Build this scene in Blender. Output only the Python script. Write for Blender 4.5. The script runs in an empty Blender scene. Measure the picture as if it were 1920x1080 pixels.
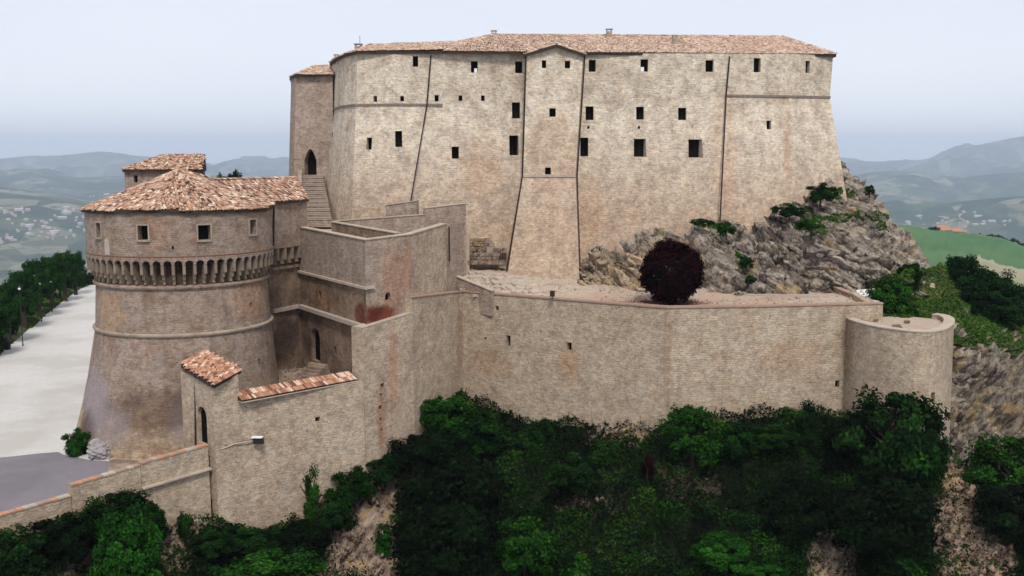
import bpy, math, random
import numpy as np
from mathutils import Vector, Matrix
from mathutils.bvhtree import BVHTree

random.seed(7)
RNG = np.random.default_rng(7)
SC = bpy.context.scene
COL = SC.collection

# ------------------------------------------------------------------ camera, sky, sun, exposure
F = 1900.0                       # focal length in pixels of a 1920 wide frame
PITCH = math.atan(250 / F)
CP, SP = math.cos(PITCH), math.sin(PITCH)
CZ = 23.0                        # camera height above the road (m)
cam_d = bpy.data.cameras.new('camera'); cam = bpy.data.objects.new('camera', cam_d); COL.objects.link(cam)
cam_d.sensor_width = 36; cam_d.lens = 36 * F / 1920; cam_d.clip_end = 60000; cam_d.clip_start = 0.5
cam.location = (0, 0, CZ); cam.rotation_euler = (math.pi / 2 - PITCH, 0, 0)
SC.camera = cam

SUN_EL, SUN_AZ = math.radians(52), math.radians(172)     # azimuth clockwise from +Y
world = bpy.data.worlds.new('World'); SC.world = world; world.use_nodes = True
nt = world.node_tree; nt.nodes.clear()
wo = nt.nodes.new('ShaderNodeOutputWorld'); bg = nt.nodes.new('ShaderNodeBackground')
sky = nt.nodes.new('ShaderNodeTexSky'); sky.sky_type = 'NISHITA'; sky.sun_disc = False
sky.sun_elevation = SUN_EL; sky.sun_rotation = SUN_AZ; sky.air_density = 1.0; sky.dust_density = 3.0; sky.altitude = 600
veil = nt.nodes.new('ShaderNodeMixRGB'); veil.inputs[0].default_value = 0.88
tc = nt.nodes.new('ShaderNodeTexCoord')
mpw = nt.nodes.new('ShaderNodeMapping'); mpw.inputs['Scale'].default_value = (1, 1, 3.2)
ns = nt.nodes.new('ShaderNodeTexNoise'); ns.inputs['Scale'].default_value = 2.2; ns.inputs['Detail'].default_value = 5
rp = nt.nodes.new('ShaderNodeValToRGB')
rp.color_ramp.elements[0].position = 0.3; rp.color_ramp.elements[0].color = (3.9, 4.02, 4.45, 1)
rp.color_ramp.elements[1].position = 0.75; rp.color_ramp.elements[1].color = (4.3, 4.38, 4.68, 1)
nt.links.new(tc.outputs['Generated'], mpw.inputs[0]); nt.links.new(mpw.outputs[0], ns.inputs['Vector'])
nt.links.new(ns.outputs['Fac'], rp.inputs[0])
nt.links.new(sky.outputs[0], veil.inputs[1]); nt.links.new(rp.outputs[0], veil.inputs[2])
sxw = nt.nodes.new('ShaderNodeSeparateXYZ'); nt.links.new(tc.outputs['Generated'], sxw.inputs[0])
hzr = nt.nodes.new('ShaderNodeMapRange'); hzr.inputs[1].default_value = 0.0; hzr.inputs[2].default_value = 0.2; hzr.inputs[3].default_value = 1.16; hzr.inputs[4].default_value = 1.0; nt.links.new(sxw.outputs[2], hzr.inputs[0])
hm2 = nt.nodes.new('ShaderNodeVectorMath'); hm2.operation = 'SCALE'; nt.links.new(veil.outputs[0], hm2.inputs[0]); nt.links.new(hzr.outputs[0], hm2.inputs['Scale'])
nt.links.new(hm2.outputs[0], bg.inputs[0]); bg.inputs[1].default_value = 0.1
nt.links.new(bg.outputs[0], wo.inputs[0])
sun_d = bpy.data.lights.new('sun', 'SUN'); sun_d.energy = 1.5; sun_d.angle = math.radians(12); sun_d.color = (1.0, 0.95, 0.88)
sun = bpy.data.objects.new('sun', sun_d); COL.objects.link(sun)
sdir = Vector((math.sin(SUN_AZ) * math.cos(SUN_EL), math.cos(SUN_AZ) * math.cos(SUN_EL), math.sin(SUN_EL)))
sun.rotation_euler = sdir.to_track_quat('Z', 'Y').to_euler()
SC.view_settings.view_transform = 'Standard'; SC.view_settings.look = 'None'
SC.view_settings.exposure = 1.03; SC.view_settings.gamma = 1; SC.view_settings.use_curve_mapping = False
SC.cycles.volume_bounces = 3; SC.cycles.max_bounces = 6; SC.cycles.diffuse_bounces = 3; SC.cycles.glossy_bounces = 2
HAZE_DENSITY = 8.0e-5

# ------------------------------------------------------------------ survey helpers (sight lines from the known camera station)
def W(px, Y, z):
    """the point of the sight line column px at distance Y and height z"""
    t = Y * CP + (CZ - z) * SP
    return Vector(((px - 960) / F * t, Y, z))
def zp(py, Y):
    v = (540 - py) / F
    t = Y / (CP + v * SP)
    return CZ + t * (v * CP - SP)
def P(px, py, Y): return W(px, Y, zp(py, Y))
def ray(px, py):
    u, v = (px - 960) / F, (540 - py) / F
    return Vector((u, CP + v * SP, v * CP - SP))
def onz(px, py, z):
    d = ray(px, py); t = (z - CZ) / d.z
    return Vector((0, 0, CZ)) + d * t
def project(x, y, z):
    t = y * CP + (CZ - z) * SP
    v = (y * SP + (z - CZ) * CP) / t
    return 960 + F * x / t, 540 - F * v

# ------------------------------------------------------------------ noise
def _h(ix, iy, iz, s):
    n = (ix.astype(np.int64) * 374761393 + iy.astype(np.int64) * 668265263 + iz.astype(np.int64) * 2147483647 + s * 1274126177) & 0xFFFFFFFF
    n = ((n ^ (n >> 13)) * 1274126177) & 0xFFFFFFFF
    n = ((n ^ (n >> 16)) * 2246822519) & 0xFFFFFFFF
    return ((n ^ (n >> 15)) & 0xFFFFFF) / float(0xFFFFFF)
def vnoise(p, s=0):
    i = np.floor(p); f = p - i; f = f * f * (3 - 2 * f); i = i.astype(np.int64)
    r = 0
    for a in (0, 1):
        for b in (0, 1):
            for c in (0, 1):
                w = (f[:, 0] if a else 1 - f[:, 0]) * (f[:, 1] if b else 1 - f[:, 1]) * (f[:, 2] if c else 1 - f[:, 2])
                r = r + w * _h(i[:, 0] + a, i[:, 1] + b, i[:, 2] + c, s)
    return r
def fbm(p, s=0, o=4):
    r = 0; a = 0.5; t = 0
    for k in range(o):
        r = r + a * vnoise(p * 2 ** k, s + k); t += a; a *= 0.5
    return r / t * 2 - 1
def worley(p, s=0):
    """-> distance to nearest cell point, its random value, vector from it, its id value 2"""
    i = np.floor(p).astype(np.int64); best = np.full(len(p), 9e9); val = np.zeros(len(p)); v2 = np.zeros(len(p)); vec = np.zeros_like(p)
    sec = np.full(len(p), 9e9)
    for a in (-1, 0, 1):
        for b in (-1, 0, 1):
            for c in (-1, 0, 1):
                x, y, z = i[:, 0] + a, i[:, 1] + b, i[:, 2] + c
                q = np.stack([x + _h(x, y, z, s), y + _h(x, y, z, s + 1), z + _h(x, y, z, s + 2)], 1)
                d = ((p - q) ** 2).sum(1); m = d < best
                sec = np.where(m, best, np.minimum(sec, d))
                best = np.where(m, d, best); val = np.where(m, _h(x, y, z, s + 3), val); v2 = np.where(m, _h(x, y, z, s + 4), v2)
                vec = np.where(m[:, None], p - q, vec)
    return np.sqrt(best), val, vec, v2, np.sqrt(sec)

# ------------------------------------------------------------------ materials
def mat_new(name):
    m = bpy.data.materials.new(name); m.use_nodes = True
    n = m.node_tree.nodes; l = m.node_tree.links
    return m, n, l, n['Principled BSDF']
def NN(n, t, **kw):
    k = n.new(t)
    for a, b in kw.items():
        if a in k.inputs: k.inputs[a].default_value = b
        else: setattr(k, a, b)
    return k
def ramp(n, l, src, stops):
    r = n.new('ShaderNodeValToRGB'); e = r.color_ramp.elements
    while len(e) < len(stops): e.new(0.5)
    for k, (pos, c) in enumerate(stops):
        e[k].position = pos; e[k].color = (c[0], c[1], c[2], 1) if not isinstance(c, float) else (c, c, c, 1)
    l.new(src, r.inputs[0]); return r.outputs[0]
def mix(n, l, fac, a, b, mode='MIX'):
    m = n.new('ShaderNodeMixRGB'); m.blend_type = mode
    for k, v in ((0, fac), (1, a), (2, b)):
        if isinstance(v, bpy.types.NodeSocket): l.new(v, m.inputs[k])
        elif isinstance(v, (int, float)): m.inputs[k].default_value = v
        else: m.inputs[k].default_value = (*v, 1)
    return m.outputs[0]
def noise(n, l, vec, scale, detail=4, rough=0.6, dist=0.0):
    t = n.new('ShaderNodeTexNoise'); t.inputs['Scale'].default_value = scale; t.inputs['Detail'].default_value = detail
    t.inputs['Roughness'].default_value = rough; t.inputs['Distortion'].default_value = dist
    if vec is not None: l.new(vec, t.inputs['Vector'])
    return t.outputs['Fac']
def mapped(n, l, vec, scale, rot=(0, 0, 0)):
    if rot != (0, 0, 0):
        r = n.new('ShaderNodeMapping'); r.inputs['Rotation'].default_value = rot; l.new(vec, r.inputs[0]); vec = r.outputs[0]
    m = n.new('ShaderNodeMapping'); m.inputs['Scale'].default_value = scale
    l.new(vec, m.inputs[0]); return m.outputs[0]

def distort(n, l, vec, scale, amt):
    t = n.new('ShaderNodeTexNoise'); t.inputs['Scale'].default_value = scale; t.inputs['Detail'].default_value = 4; l.new(vec, t.inputs['Vector'])
    a = n.new('ShaderNodeVectorMath'); a.operation = 'MULTIPLY_ADD'; a.inputs[1].default_value = (amt, amt, amt); l.new(t.outputs['Color'], a.inputs[0]); l.new(vec, a.inputs[2]); return a.outputs[0]
def stain(m, c, r, col, strength, soft=0.5, rag=1.3, nscale=1.1, follow=0.85):
    """a real discoloured patch of the masonry, fixed to its place on the wall"""
    n = m.node_tree.nodes; l = m.node_tree.links; b = n['Principled BSDF']; src = b.inputs['Base Color'].links[0].from_socket
    pos = n.new('ShaderNodeNewGeometry').outputs['Position']
    s = n.new('ShaderNodeVectorMath'); s.operation = 'SUBTRACT'; s.inputs[1].default_value = tuple(c); l.new(pos, s.inputs[0])
    d = n.new('ShaderNodeVectorMath'); d.operation = 'DIVIDE'; d.inputs[1].default_value = r; l.new(s.outputs[0], d.inputs[0])
    L = n.new('ShaderNodeVectorMath'); L.operation = 'LENGTH'; l.new(d.outputs[0], L.inputs[0])
    k = n.new('ShaderNodeMath'); k.operation = 'MULTIPLY_ADD'; k.inputs[1].default_value = rag; l.new(noise(n, l, pos, nscale, 7, 0.72), k.inputs[0]); l.new(L.outputs['Value'], k.inputs[2])
    o = n.new('ShaderNodeMath'); o.operation = 'MULTIPLY'; o.inputs[1].default_value = 0.5; l.new(k.outputs[0], o.inputs[0])
    f = ramp(n, l, o.outputs[0], [(0.5 * (1 - soft * .5 + rag * .5) , strength), (0.5 * (1 + soft * .5 + rag * .5), 0.0)])
    tex = mix(n, l, follow, col, mix(n, l, 1.0, mix(n, l, 1.0, src, (2.6, 2.6, 2.6), 'MULTIPLY'), col, 'MULTIPLY'))
    l.new(mix(n, l, f, src, tex), b.inputs['Base Color'])
def stone_mat(name, pale, brown, dark, patch=0.5, joint=0.55, seed=0.0, stain=0.5, row=0.26, low=None, bump=0.6, brickred=0.0):
    """rubble masonry in rough courses: UV is metres along the wall and up"""
    m, n, l, b = mat_new(name)
    tc = n.new('ShaderNodeTexCoord'); uv = tc.outputs['UV']; ob = n.new('ShaderNodeNewGeometry').outputs['Position']
    off = n.new('ShaderNodeVectorMath'); off.operation = 'ADD'; off.inputs[1].default_value = (seed * 13.7, seed * 7.1, seed * 3.3); l.new(ob, off.inputs[0]); ob = off.outputs[0]
    # coursing: wobble the UV, then a brick pattern
    wob = n.new('ShaderNodeTexNoise'); wob.inputs['Scale'].default_value = 1.3; wob.inputs['Detail'].default_value = 3; l.new(uv, wob.inputs['Vector'])
    sub = n.new('ShaderNodeVectorMath'); sub.operation = 'MULTIPLY_ADD'; sub.inputs[1].default_value = (0.6, 0.34, 0); l.new(wob.outputs['Color'], sub.inputs[0]); l.new(uv, sub.inputs[2])
    br = n.new('ShaderNodeTexBrick'); l.new(sub.outputs[0], br.inputs['Vector'])
    br.inputs['Scale'].default_value = 1; br.inputs['Brick Width'].default_value = row * 1.7; br.inputs['Row Height'].default_value = row * .8
    br.inputs['Mortar Size'].default_value = 0.022; br.inputs['Mortar Smooth'].default_value = 0.4; br.inputs['Bias'].default_value = 0.0
    br.inputs['Color1'].default_value = (0, 0, 0, 1); br.inputs['Color2'].default_value = (1, 1, 1, 1); br.inputs['Mortar'].default_value = (0.3, 0.3, 0.3, 1)
    br.squash_frequency = 3; br.squash = 1.4
    vo = n.new('ShaderNodeTexVoronoi'); vo.inputs['Scale'].default_value = 1; l.new(mapped(n, l, sub.outputs[0], (3.6, 5.8, 1)), vo.inputs['Vector'])
    sepv = n.new('ShaderNodeSeparateColor'); l.new(vo.outputs['Color'], sepv.inputs[0])
    big = noise(n, l, ob, 0.11, 5, 0.6, 0.6)
    mid = noise(n, l, ob, 0.55, 5, 0.65, 0.4)
    fine = noise(n, l, ob, 7.0, 3, 0.7)
    streak = noise(n, l, mapped(n, l, uv, (0.9, 0.07, 1)), 1.0, 4, 0.6)
    c = mix(n, l, ramp(n, l, big, [(0.5 - 0.22, 0.0), (0.5 + 0.2, 1.0)]), pale, brown)
    if low:
        sx = n.new('ShaderNodeSeparateXYZ'); l.new(n.new('ShaderNodeNewGeometry').outputs['Position'], sx.inputs[0])
        wv = n.new('ShaderNodeMath'); wv.operation = 'MULTIPLY_ADD'; wv.inputs[1].default_value = 7.0; l.new(mid, wv.inputs[0]); l.new(sx.outputs[2], wv.inputs[2])
        mr = n.new('ShaderNodeMapRange'); mr.inputs[1].default_value = low[1] + 3.5; mr.inputs[2].default_value = low[2] + 3.5; mr.inputs[3].default_value = 1; mr.inputs[4].default_value = 0
        l.new(wv.outputs[0], mr.inputs[0]); mm = n.new('ShaderNodeMath'); mm.operation = 'MULTIPLY'; mm.inputs[1].default_value = low[3]; l.new(mr.outputs[0], mm.inputs[0])
        c = mix(n, l, mm.outputs[0], c, low[0])
    c = mix(n, l, ramp(n, l, mid, [(0.42, 0.0), (0.68, patch)]), c, dark)
    if brickred > 0:
        rn = noise(n, l, ob, 0.4, 6, 0.7)
        c = mix(n, l, ramp(n, l, rn, [(0.55, 0.0), (0.66, brickred)]), c, (0.26, 0.12, 0.07))
    # each stone its own tone
    tone = ramp(n, l, sepv.outputs[0], [(0.0, 0.62), (0.5, 0.98), (1.0, 1.34)])
    c = mix(n, l, 0.5, c, mix(n, l, 1.0, c, tone, 'MULTIPLY'))
    tone2 = ramp(n, l, br.outputs['Color'], [(0.0, 0.8), (1.0, 1.2)])
    c = mix(n, l, 0.06, c, mix(n, l, 1.0, c, tone2, 'MULTIPLY'))
    warm = mix(n, l, sepv.outputs[1], (1.06, 0.99, 0.92), (0.95, 1.0, 1.06))
    c = mix(n, l, 0.8, c, mix(n, l, 1.0, c, warm, 'MULTIPLY'))
    jm = n.new('ShaderNodeMath'); jm.operation = 'MULTIPLY'; jm.inputs[1].default_value = joint * 0.11; l.new(br.outputs['Fac'], jm.inputs[0])
    c = mix(n, l, jm.outputs[0], c, mix(n, l, 1.0, c, (0.5, 0.47, 0.45), 'MULTIPLY'))
    # small voids
    vd = ramp(n, l, noise(n, l, mapped(n, l, uv, (1, 1.3, 1)), 4.6, 3, 0.6), [(0.58, 0.0), (0.68, 0.7)])
    c = mix(n, l, vd, c, mix(n, l, 1.0, c, (0.42, 0.38, 0.36), 'MULTIPLY'))
    v3 = noise(n, l, ob, 1.3, 6, 0.78); c = mix(n, l, ramp(n, l, v3, [(0.40, 0.55), (0.52, 0.0)]), c, mix(n, l, 1.0, c, (0.62, 0.58, 0.57), 'MULTIPLY')); c = mix(n, l, ramp(n, l, v3, [(0.56, 0.0), (0.66, 0.5)]), c, mix(n, l, 1.0, c, (1.22, 1.22, 1.2), 'MULTIPLY'))
    c = mix(n, l, ramp(n, l, streak, [(0.52, 0.0), (0.75, stain)]), c, mix(n, l, 1.0, c, (0.62, 0.58, 0.57), 'MULTIPLY'))
    l.new(c, b.inputs['Base Color']); b.inputs['Roughness'].default_value = 0.95; b.inputs['Specular IOR Level'].default_value = 0.15
    hs = n.new('ShaderNodeMath'); hs.operation = 'MULTIPLY_ADD'; hs.inputs[1].default_value = 0.6; l.new(sepv.outputs[2], hs.inputs[0]); l.new(fine, hs.inputs[2])
    h2 = n.new('ShaderNodeMath'); h2.operation = 'MULTIPLY_ADD'; h2.inputs[1].default_value = -0.45; l.new(br.outputs['Fac'], h2.inputs[0]); l.new(hs.outputs[0], h2.inputs[2])
    bp = n.new('ShaderNodeBump'); bp.inputs['Strength'].default_value = bump; bp.inputs['Distance'].default_value = 0.09; l.new(h2.outputs[0], bp.inputs['Height'])
    l.new(bp.outputs[0], b.inputs['Normal'])
    return m

def plain_mat(name, c1, c2, scale=2.0, rough=0.9, bump=0.3, spec=0.2, c3=None, s3=0.3, dist=0.05):
    m, n, l, b = mat_new(name)
    ob = n.new('ShaderNodeNewGeometry').outputs['Position']
    c = mix(n, l, ramp(n, l, noise(n, l, ob, scale, 6, 0.7), [(0.3, 0.0), (0.7, 1.0)]), c1, c2)
    if c3: c = mix(n, l, ramp(n, l, noise(n, l, ob, s3, 5, 0.6), [(0.45, 0.0), (0.62, 0.85)]), c, c3)
    l.new(c, b.inputs['Base Color']); b.inputs['Roughness'].default_value = rough; b.inputs['Specular IOR Level'].default_value = spec
    bp = n.new('ShaderNodeBump'); bp.inputs['Strength'].default_value = bump; bp.inputs['Distance'].default_value = dist
    l.new(noise(n, l, ob, scale * 4, 5, 0.7), bp.inputs['Height']); l.new(bp.outputs[0], b.inputs['Normal'])
    return m

def tile_mat(name, stops, moss=0.3):
    m, n, l, b = mat_new(name)
    at = n.new('ShaderNodeAttribute'); at.attribute_name = 'tint'
    c = ramp(n, l, at.outputs['Fac'], stops)
    ob = n.new('ShaderNodeNewGeometry').outputs['Position']
    c = mix(n, l, ramp(n, l, noise(n, l, ob, 0.7, 5, 0.6), [(0.45, 0.0), (0.7, moss)]), c, (0.14, 0.10, 0.075))
    c = mix(n, l, ramp(n, l, noise(n, l, ob, 9, 3, 0.6), [(0.4, 0.0), (0.7, 0.5)]), c, mix(n, l, 1.0, c, (0.6, 0.58, 0.55), 'MULTIPLY'))
    l.new(c, b.inputs['Base Color']); b.inputs['Roughness'].default_value = 0.9; b.inputs['Specular IOR Level'].default_value = 0.2
    return m

def leaf_mat(name, stops, transl=0.0):
    m, n, l, b = mat_new(name)
    at = n.new('ShaderNodeAttribute'); at.attribute_name = 'tint'
    ob = n.new('ShaderNodeNewGeometry').outputs['Position']
    sm = n.new('ShaderNodeMath'); sm.operation = 'MULTIPLY_ADD'; sm.inputs[1].default_value = 0.75
    l.new(noise(n, l, ob, 0.45, 4, 0.6), sm.inputs[0])
    hf = n.new('ShaderNodeMath'); hf.operation = 'MULTIPLY_ADD'; hf.inputs[1].default_value = 0.6; hf.inputs[2].default_value = -0.17; l.new(at.outputs['Fac'], hf.inputs[0])
    l.new(hf.outputs[0], sm.inputs[2])
    c = ramp(n, l, sm.outputs[0], stops)
    l.new(c, b.inputs['Base Color']); b.inputs['Roughness'].default_value = 0.8; b.inputs['Specular IOR Level'].default_value = 0.04
    return m

def rock_mat(name, c1, c2, c3, dip=0.5, scale=1.0, green=0.0):
    m, n, l, b = mat_new(name)
    g = n.new('ShaderNodeNewGeometry'); ob = g.outputs['Position']
    st = mapped(n, l, ob, (0.6, 0.7, 1.9), (0, dip, 0))
    a = noise(n, l, st, 1.1 * scale, 7, 0.7, 0.4)
    c = ramp(n, l, a, [(0.3, c2), (0.5, c1), (0.7, c3)])
    vo = n.new('ShaderNodeTexVoronoi'); vo.inputs['Scale'].default_value = 1.9 * scale; vo.feature = 'F1'; l.new(distort(n, l, mapped(n, l, ob, (0.8, .9, 1.6), (0, dip, 0)), 1.5, .9), vo.inputs['Vector'])
    sv = n.new('ShaderNodeSeparateColor'); l.new(vo.outputs['Color'], sv.inputs[0])
    c = mix(n, l, 0.8, c, mix(n, l, 1.0, c, ramp(n, l, sv.outputs[0], [(0, 0.72), (1, 1.25)]), 'MULTIPLY'))
    cr = n.new('ShaderNodeTexVoronoi'); cr.feature = 'DISTANCE_TO_EDGE'; cr.inputs['Scale'].default_value = 1.3 * scale; l.new(distort(n, l, mapped(n, l, ob, (0.45, 0.6, 1.3), (0, dip, 0)), 1.2, .9), cr.inputs['Vector'])
    ckm = n.new('ShaderNodeMath'); ckm.operation = 'MULTIPLY'; l.new(ramp(n, l, cr.outputs[0], [(0.0, 1.0), (0.05, 0.0)]), ckm.inputs[0]); l.new(ramp(n, l, noise(n, l, ob, 0.6, 4), [(0.4, 0.15), (0.6, 1.0)]), ckm.inputs[1])
    ck = ckm.outputs[0]
    lay = noise(n, l, mapped(n, l, ob, (0.35, 0.45, 2.0), (0, dip, 0)), 1.0 * scale, 6, 0.62, 0.9)
    c = mix(n, l, ramp(n, l, lay, [(0.34, 0.95), (0.46, 0.0)]), c, mix(n, l, 1.0, c, (0.22, 0.2, 0.2), 'MULTIPLY'))
    spk = noise(n, l, ob, 2.6, 4, 0.75); c = mix(n, l, ramp(n, l, spk, [(0.38, 0.9), (0.48, 0.0)]), c, mix(n, l, 1.0, c, (0.35, 0.33, 0.33), 'MULTIPLY'))
    c = mix(n, l, ck, c, mix(n, l, 1.0, c, (0.25, 0.22, 0.22), 'MULTIPLY'))
    yl = ramp(n, l, noise(n, l, ob, 0.5, 5, 0.65), [(0.55, 0.0), (0.64, 0.6)]); c = mix(n, l, yl, c, (0.46, 0.32, 0.15))
    if green:
        sx = n.new('ShaderNodeSeparateXYZ'); l.new(g.outputs['Normal'], sx.inputs[0])
        gm = n.new('ShaderNodeMath'); gm.operation = 'MULTIPLY'; l.new(ramp(n, l, sx.outputs[2], [(0.5, 0.0), (0.8, green)]), gm.inputs[0])
        l.new(ramp(n, l, noise(n, l, ob, 0.35, 4), [(0.45, 0.0), (0.6, 1.0)]), gm.inputs[1])
        c = mix(n, l, gm.outputs[0], c, (0.05, 0.07, 0.02))
    l.new(c, b.inputs['Base Color']); b.inputs['Roughness'].default_value = 0.95; b.inputs['Specular IOR Level'].default_value = 0.1
    bp = n.new('ShaderNodeBump'); bp.inputs['Strength'].default_value = 0.9; bp.inputs['Distance'].default_value = 0.35
    l.new(noise(n, l, st, 3.5 * scale, 8, 0.75, 0.3), bp.inputs['Height']); l.new(bp.outputs[0], b.inputs['Normal'])
    return m

M = {}
M['keep'] = stone_mat('keep_masonry', (0.48, 0.375, 0.275), (0.41, 0.305, 0.22), (0.28, 0.205, 0.155), patch=0.6, joint=0.5, seed=1, stain=0.35,
                      low=((0.60, 0.53, 0.425), 25.0, 17.0, 0.95))
M['rampart'] = stone_mat('rampart_masonry', (0.455, 0.375, 0.282), (0.385, 0.31, 0.228), (0.28, 0.21, 0.145), patch=0.5, joint=0.5, seed=2, stain=0.35, row=0.24, bump=0.7)
M['tower'] = stone_mat('tower_masonry', (0.49, 0.38, 0.25), (0.38, 0.275, 0.17), (0.20, 0.14, 0.092), patch=0.7, joint=0.6, seed=3, stain=0.75, row=0.2, brickred=0.35,
                       low=((0.25, 0.20, 0.185), 5.0, 0.0, 0.75))
M['ravelin'] = stone_mat('ravelin_masonry', (0.39, 0.315, 0.26), (0.32, 0.25, 0.2), (0.22, 0.16, 0.12), patch=0.6, joint=0.5, seed=4, stain=0.5, row=0.22)
M['brown_wall'] = stone_mat('court_masonry', (0.31, 0.22, 0.15), (0.23, 0.165, 0.12), (0.10, 0.075, 0.06), patch=0.85, joint=0.6, seed=5, stain=0.8, row=0.2)  # brown court stone, its dark tone is grime
M['ravelin2'] = stone_mat('ravelin_corner_masonry', (0.41, 0.33, 0.265), (0.33, 0.255, 0.2), (0.22, 0.16, 0.12), patch=0.6, joint=0.5, seed=4.4, stain=0.5, row=0.22)
M['curtain'] = stone_mat('curtain_masonry', (0.475, 0.392, 0.295), (0.405, 0.322, 0.24), (0.29, 0.215, 0.16), patch=0.6, joint=0.5, seed=2.7, stain=0.35, row=0.24, bump=0.7)
M['brick'] = stone_mat('red_brick_patch', (0.20, 0.07, 0.045), (0.15, 0.055, 0.04), (0.10, 0.045, 0.035), patch=0.5, joint=0.5, seed=6, row=0.12)
M['trim'] = plain_mat('pale_stone_trim', (0.42, 0.36, 0.30), (0.30, 0.25, 0.21), 2.5)
M['darktrim'] = plain_mat('weathered_string_stone', (0.24, 0.19, 0.15), (0.14, 0.11, 0.09), 2.5)
M['coping'] = plain_mat('terracotta_coping', (0.36, 0.235, 0.17), (0.27, 0.18, 0.135), 2.0)
M['palecoping'] = plain_mat('pale_coping', (0.46, 0.385, 0.31), (0.33, 0.27, 0.215), 1.2)
M['deck'] = plain_mat('eave_shade_boarding', (0.05, 0.033, 0.024), (0.035, 0.023, 0.017), 3.0)  # boarding darkened so its edge paints the shadow line under the eaves
M['hole'] = plain_mat('dark_interior', (0.006, 0.006, 0.006), (0.010, 0.009, 0.008), 3.0, rough=1, spec=0, bump=0)  # near-black boards paint in the unlit interior behind the openings
M['wood'] = plain_mat('dark_wood', (0.03, 0.022, 0.016), (0.018, 0.013, 0.01), 6.0, spec=0.05)
M['pipe'] = plain_mat('dark_pipe_metal', (0.03, 0.02, 0.016), (0.02, 0.015, 0.013), 6.0, rough=0.6)
M['tile'] = tile_mat('old_roof_tiles', [(0.0, (0.06, 0.035, 0.028)), (0.22, (0.25, 0.13, 0.09)), (0.5, (0.42, 0.25, 0.17)), (0.78, (0.54, 0.39, 0.29)), (1.0, (0.72, 0.60, 0.48))])
M['tile_keep'] = tile_mat('keep_roof_tiles', [(0.0, (0.27, 0.17, 0.125)), (0.5, (0.52, 0.37, 0.285)), (1.0, (0.70, 0.58, 0.47))], 0.35)
M['tile_red'] = tile_mat('newer_red_tiles', [(0.0, (0.18, 0.075, 0.05)), (0.35, (0.38, 0.19, 0.12)), (0.75, (0.50, 0.29, 0.19)), (1.0, (0.66, 0.52, 0.40))], 0.1)
M['concrete'] = plain_mat('pale_concrete_road', (0.53, 0.515, 0.49), (0.45, 0.435, 0.41), 1.6, bump=0.25, c3=(0.41, 0.385, 0.35), s3=0.13)
M['asphalt'] = plain_mat('weathered_asphalt', (0.20, 0.18, 0.20), (0.165, 0.15, 0.165), 1.2, bump=0.15, c3=(0.15, 0.135, 0.15), s3=0.15)
M['gravel'] = plain_mat('terrace_gravel', (0.48, 0.40, 0.32), (0.33, 0.26, 0.2), 2.6, bump=0.8, c3=(0.40, 0.28, 0.21), s3=0.25, dist=0.1)
M['redsoil'] = plain_mat('red_leaf_litter', (0.16, 0.055, 0.03), (0.24, 0.12, 0.08), 2.0)
M['dirt'] = plain_mat('court_dirt', (0.24, 0.175, 0.13), (0.15, 0.105, 0.08), 2.0, bump=0.8, c3=(0.33, 0.26, 0.2), s3=0.8, dist=0.1)
M['rock'] = rock_mat('crag_rock', (0.345, 0.295, 0.245), (0.085, 0.075, 0.078), (0.52, 0.45, 0.36), dip=-0.6, green=0.3, scale=0.75)
M['cliff'] = rock_mat('cliff_rock', (0.26, 0.22, 0.18), (0.045, 0.04, 0.043), (0.48, 0.41, 0.30), dip=1.1, green=0.3, scale=0.7)
M['scree'] = rock_mat('scree_rock', (0.31, 0.225, 0.17), (0.11, 0.075, 0.06), (0.47, 0.36, 0.27), dip=0.9, green=0.4)
def slope_mat():
    m = rock_mat('slope_rock_and_soil', (0.30, 0.22, 0.165), (0.09, 0.06, 0.05), (0.46, 0.36, 0.27), dip=0.9)
    n = m.node_tree.nodes; l = m.node_tree.links; b = n['Principled BSDF']; src = b.inputs['Base Color'].links[0].from_socket
    at = n.new('ShaderNodeAttribute'); at.attribute_name = 'tint'; ob = n.new('ShaderNodeNewGeometry').outputs['Position']
    ad = n.new('ShaderNodeMath'); ad.operation = 'MULTIPLY_ADD'; ad.inputs[1].default_value = 0.5; l.new(noise(n, l, ob, 0.9, 5), ad.inputs[0]); l.new(at.outputs['Fac'], ad.inputs[2])
    c = mix(n, l, ramp(n, l, ad.outputs[0], [(0.5, 0.0), (0.75, 1.0)]), (0.010, 0.013, 0.006), src)
    l.new(c, b.inputs['Base Color']); return m
M['slope'] = slope_mat()
M['grass'] = plain_mat('rough_grass_soil', (0.05, 0.075, 0.018), (0.03, 0.045, 0.013), 1.2, bump=0.8, c3=(0.12, 0.11, 0.05), s3=0.3)
M['soil'] = plain_mat('hillside_soil', (0.05, 0.05, 0.025), (0.025, 0.03, 0.014), 1.0, bump=0.8)
M['greyrock'] = plain_mat('grey_lavender_rock', (0.33, 0.30, 0.30), (0.22, 0.20, 0.20), 2.0, bump=.6)
M['white'] = plain_mat('white_paint', (0.75, 0.75, 0.75), (0.68, 0.68, 0.68), 3.0, bump=0.05)
M['black'] = plain_mat('black_metal', (0.015, 0.015, 0.016), (0.02, 0.02, 0.02), 3.0, rough=0.5, bump=0.05)
M['bark'] = plain_mat('bark', (0.04, 0.03, 0.022), (0.025, 0.018, 0.013), 5.0)
G = leaf_mat
M['leaf_dark'] = G('dark_green_leaves', [(0.0, (0.0012, 0.004, 0.001)), (0.42, (0.003, 0.012, 0.002)), (0.7, (0.009, 0.036, 0.005)), (1.0, (0.030, 0.085, 0.010))])
M['leaf_deep'] = G('deep_green_leaves', [(0.0, (0.0008, 0.002, 0.0008)), (0.5, (0.0015, 0.005, 0.001)), (0.78, (0.004, 0.016, 0.003)), (1.0, (0.014, 0.045, 0.006))])
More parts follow.
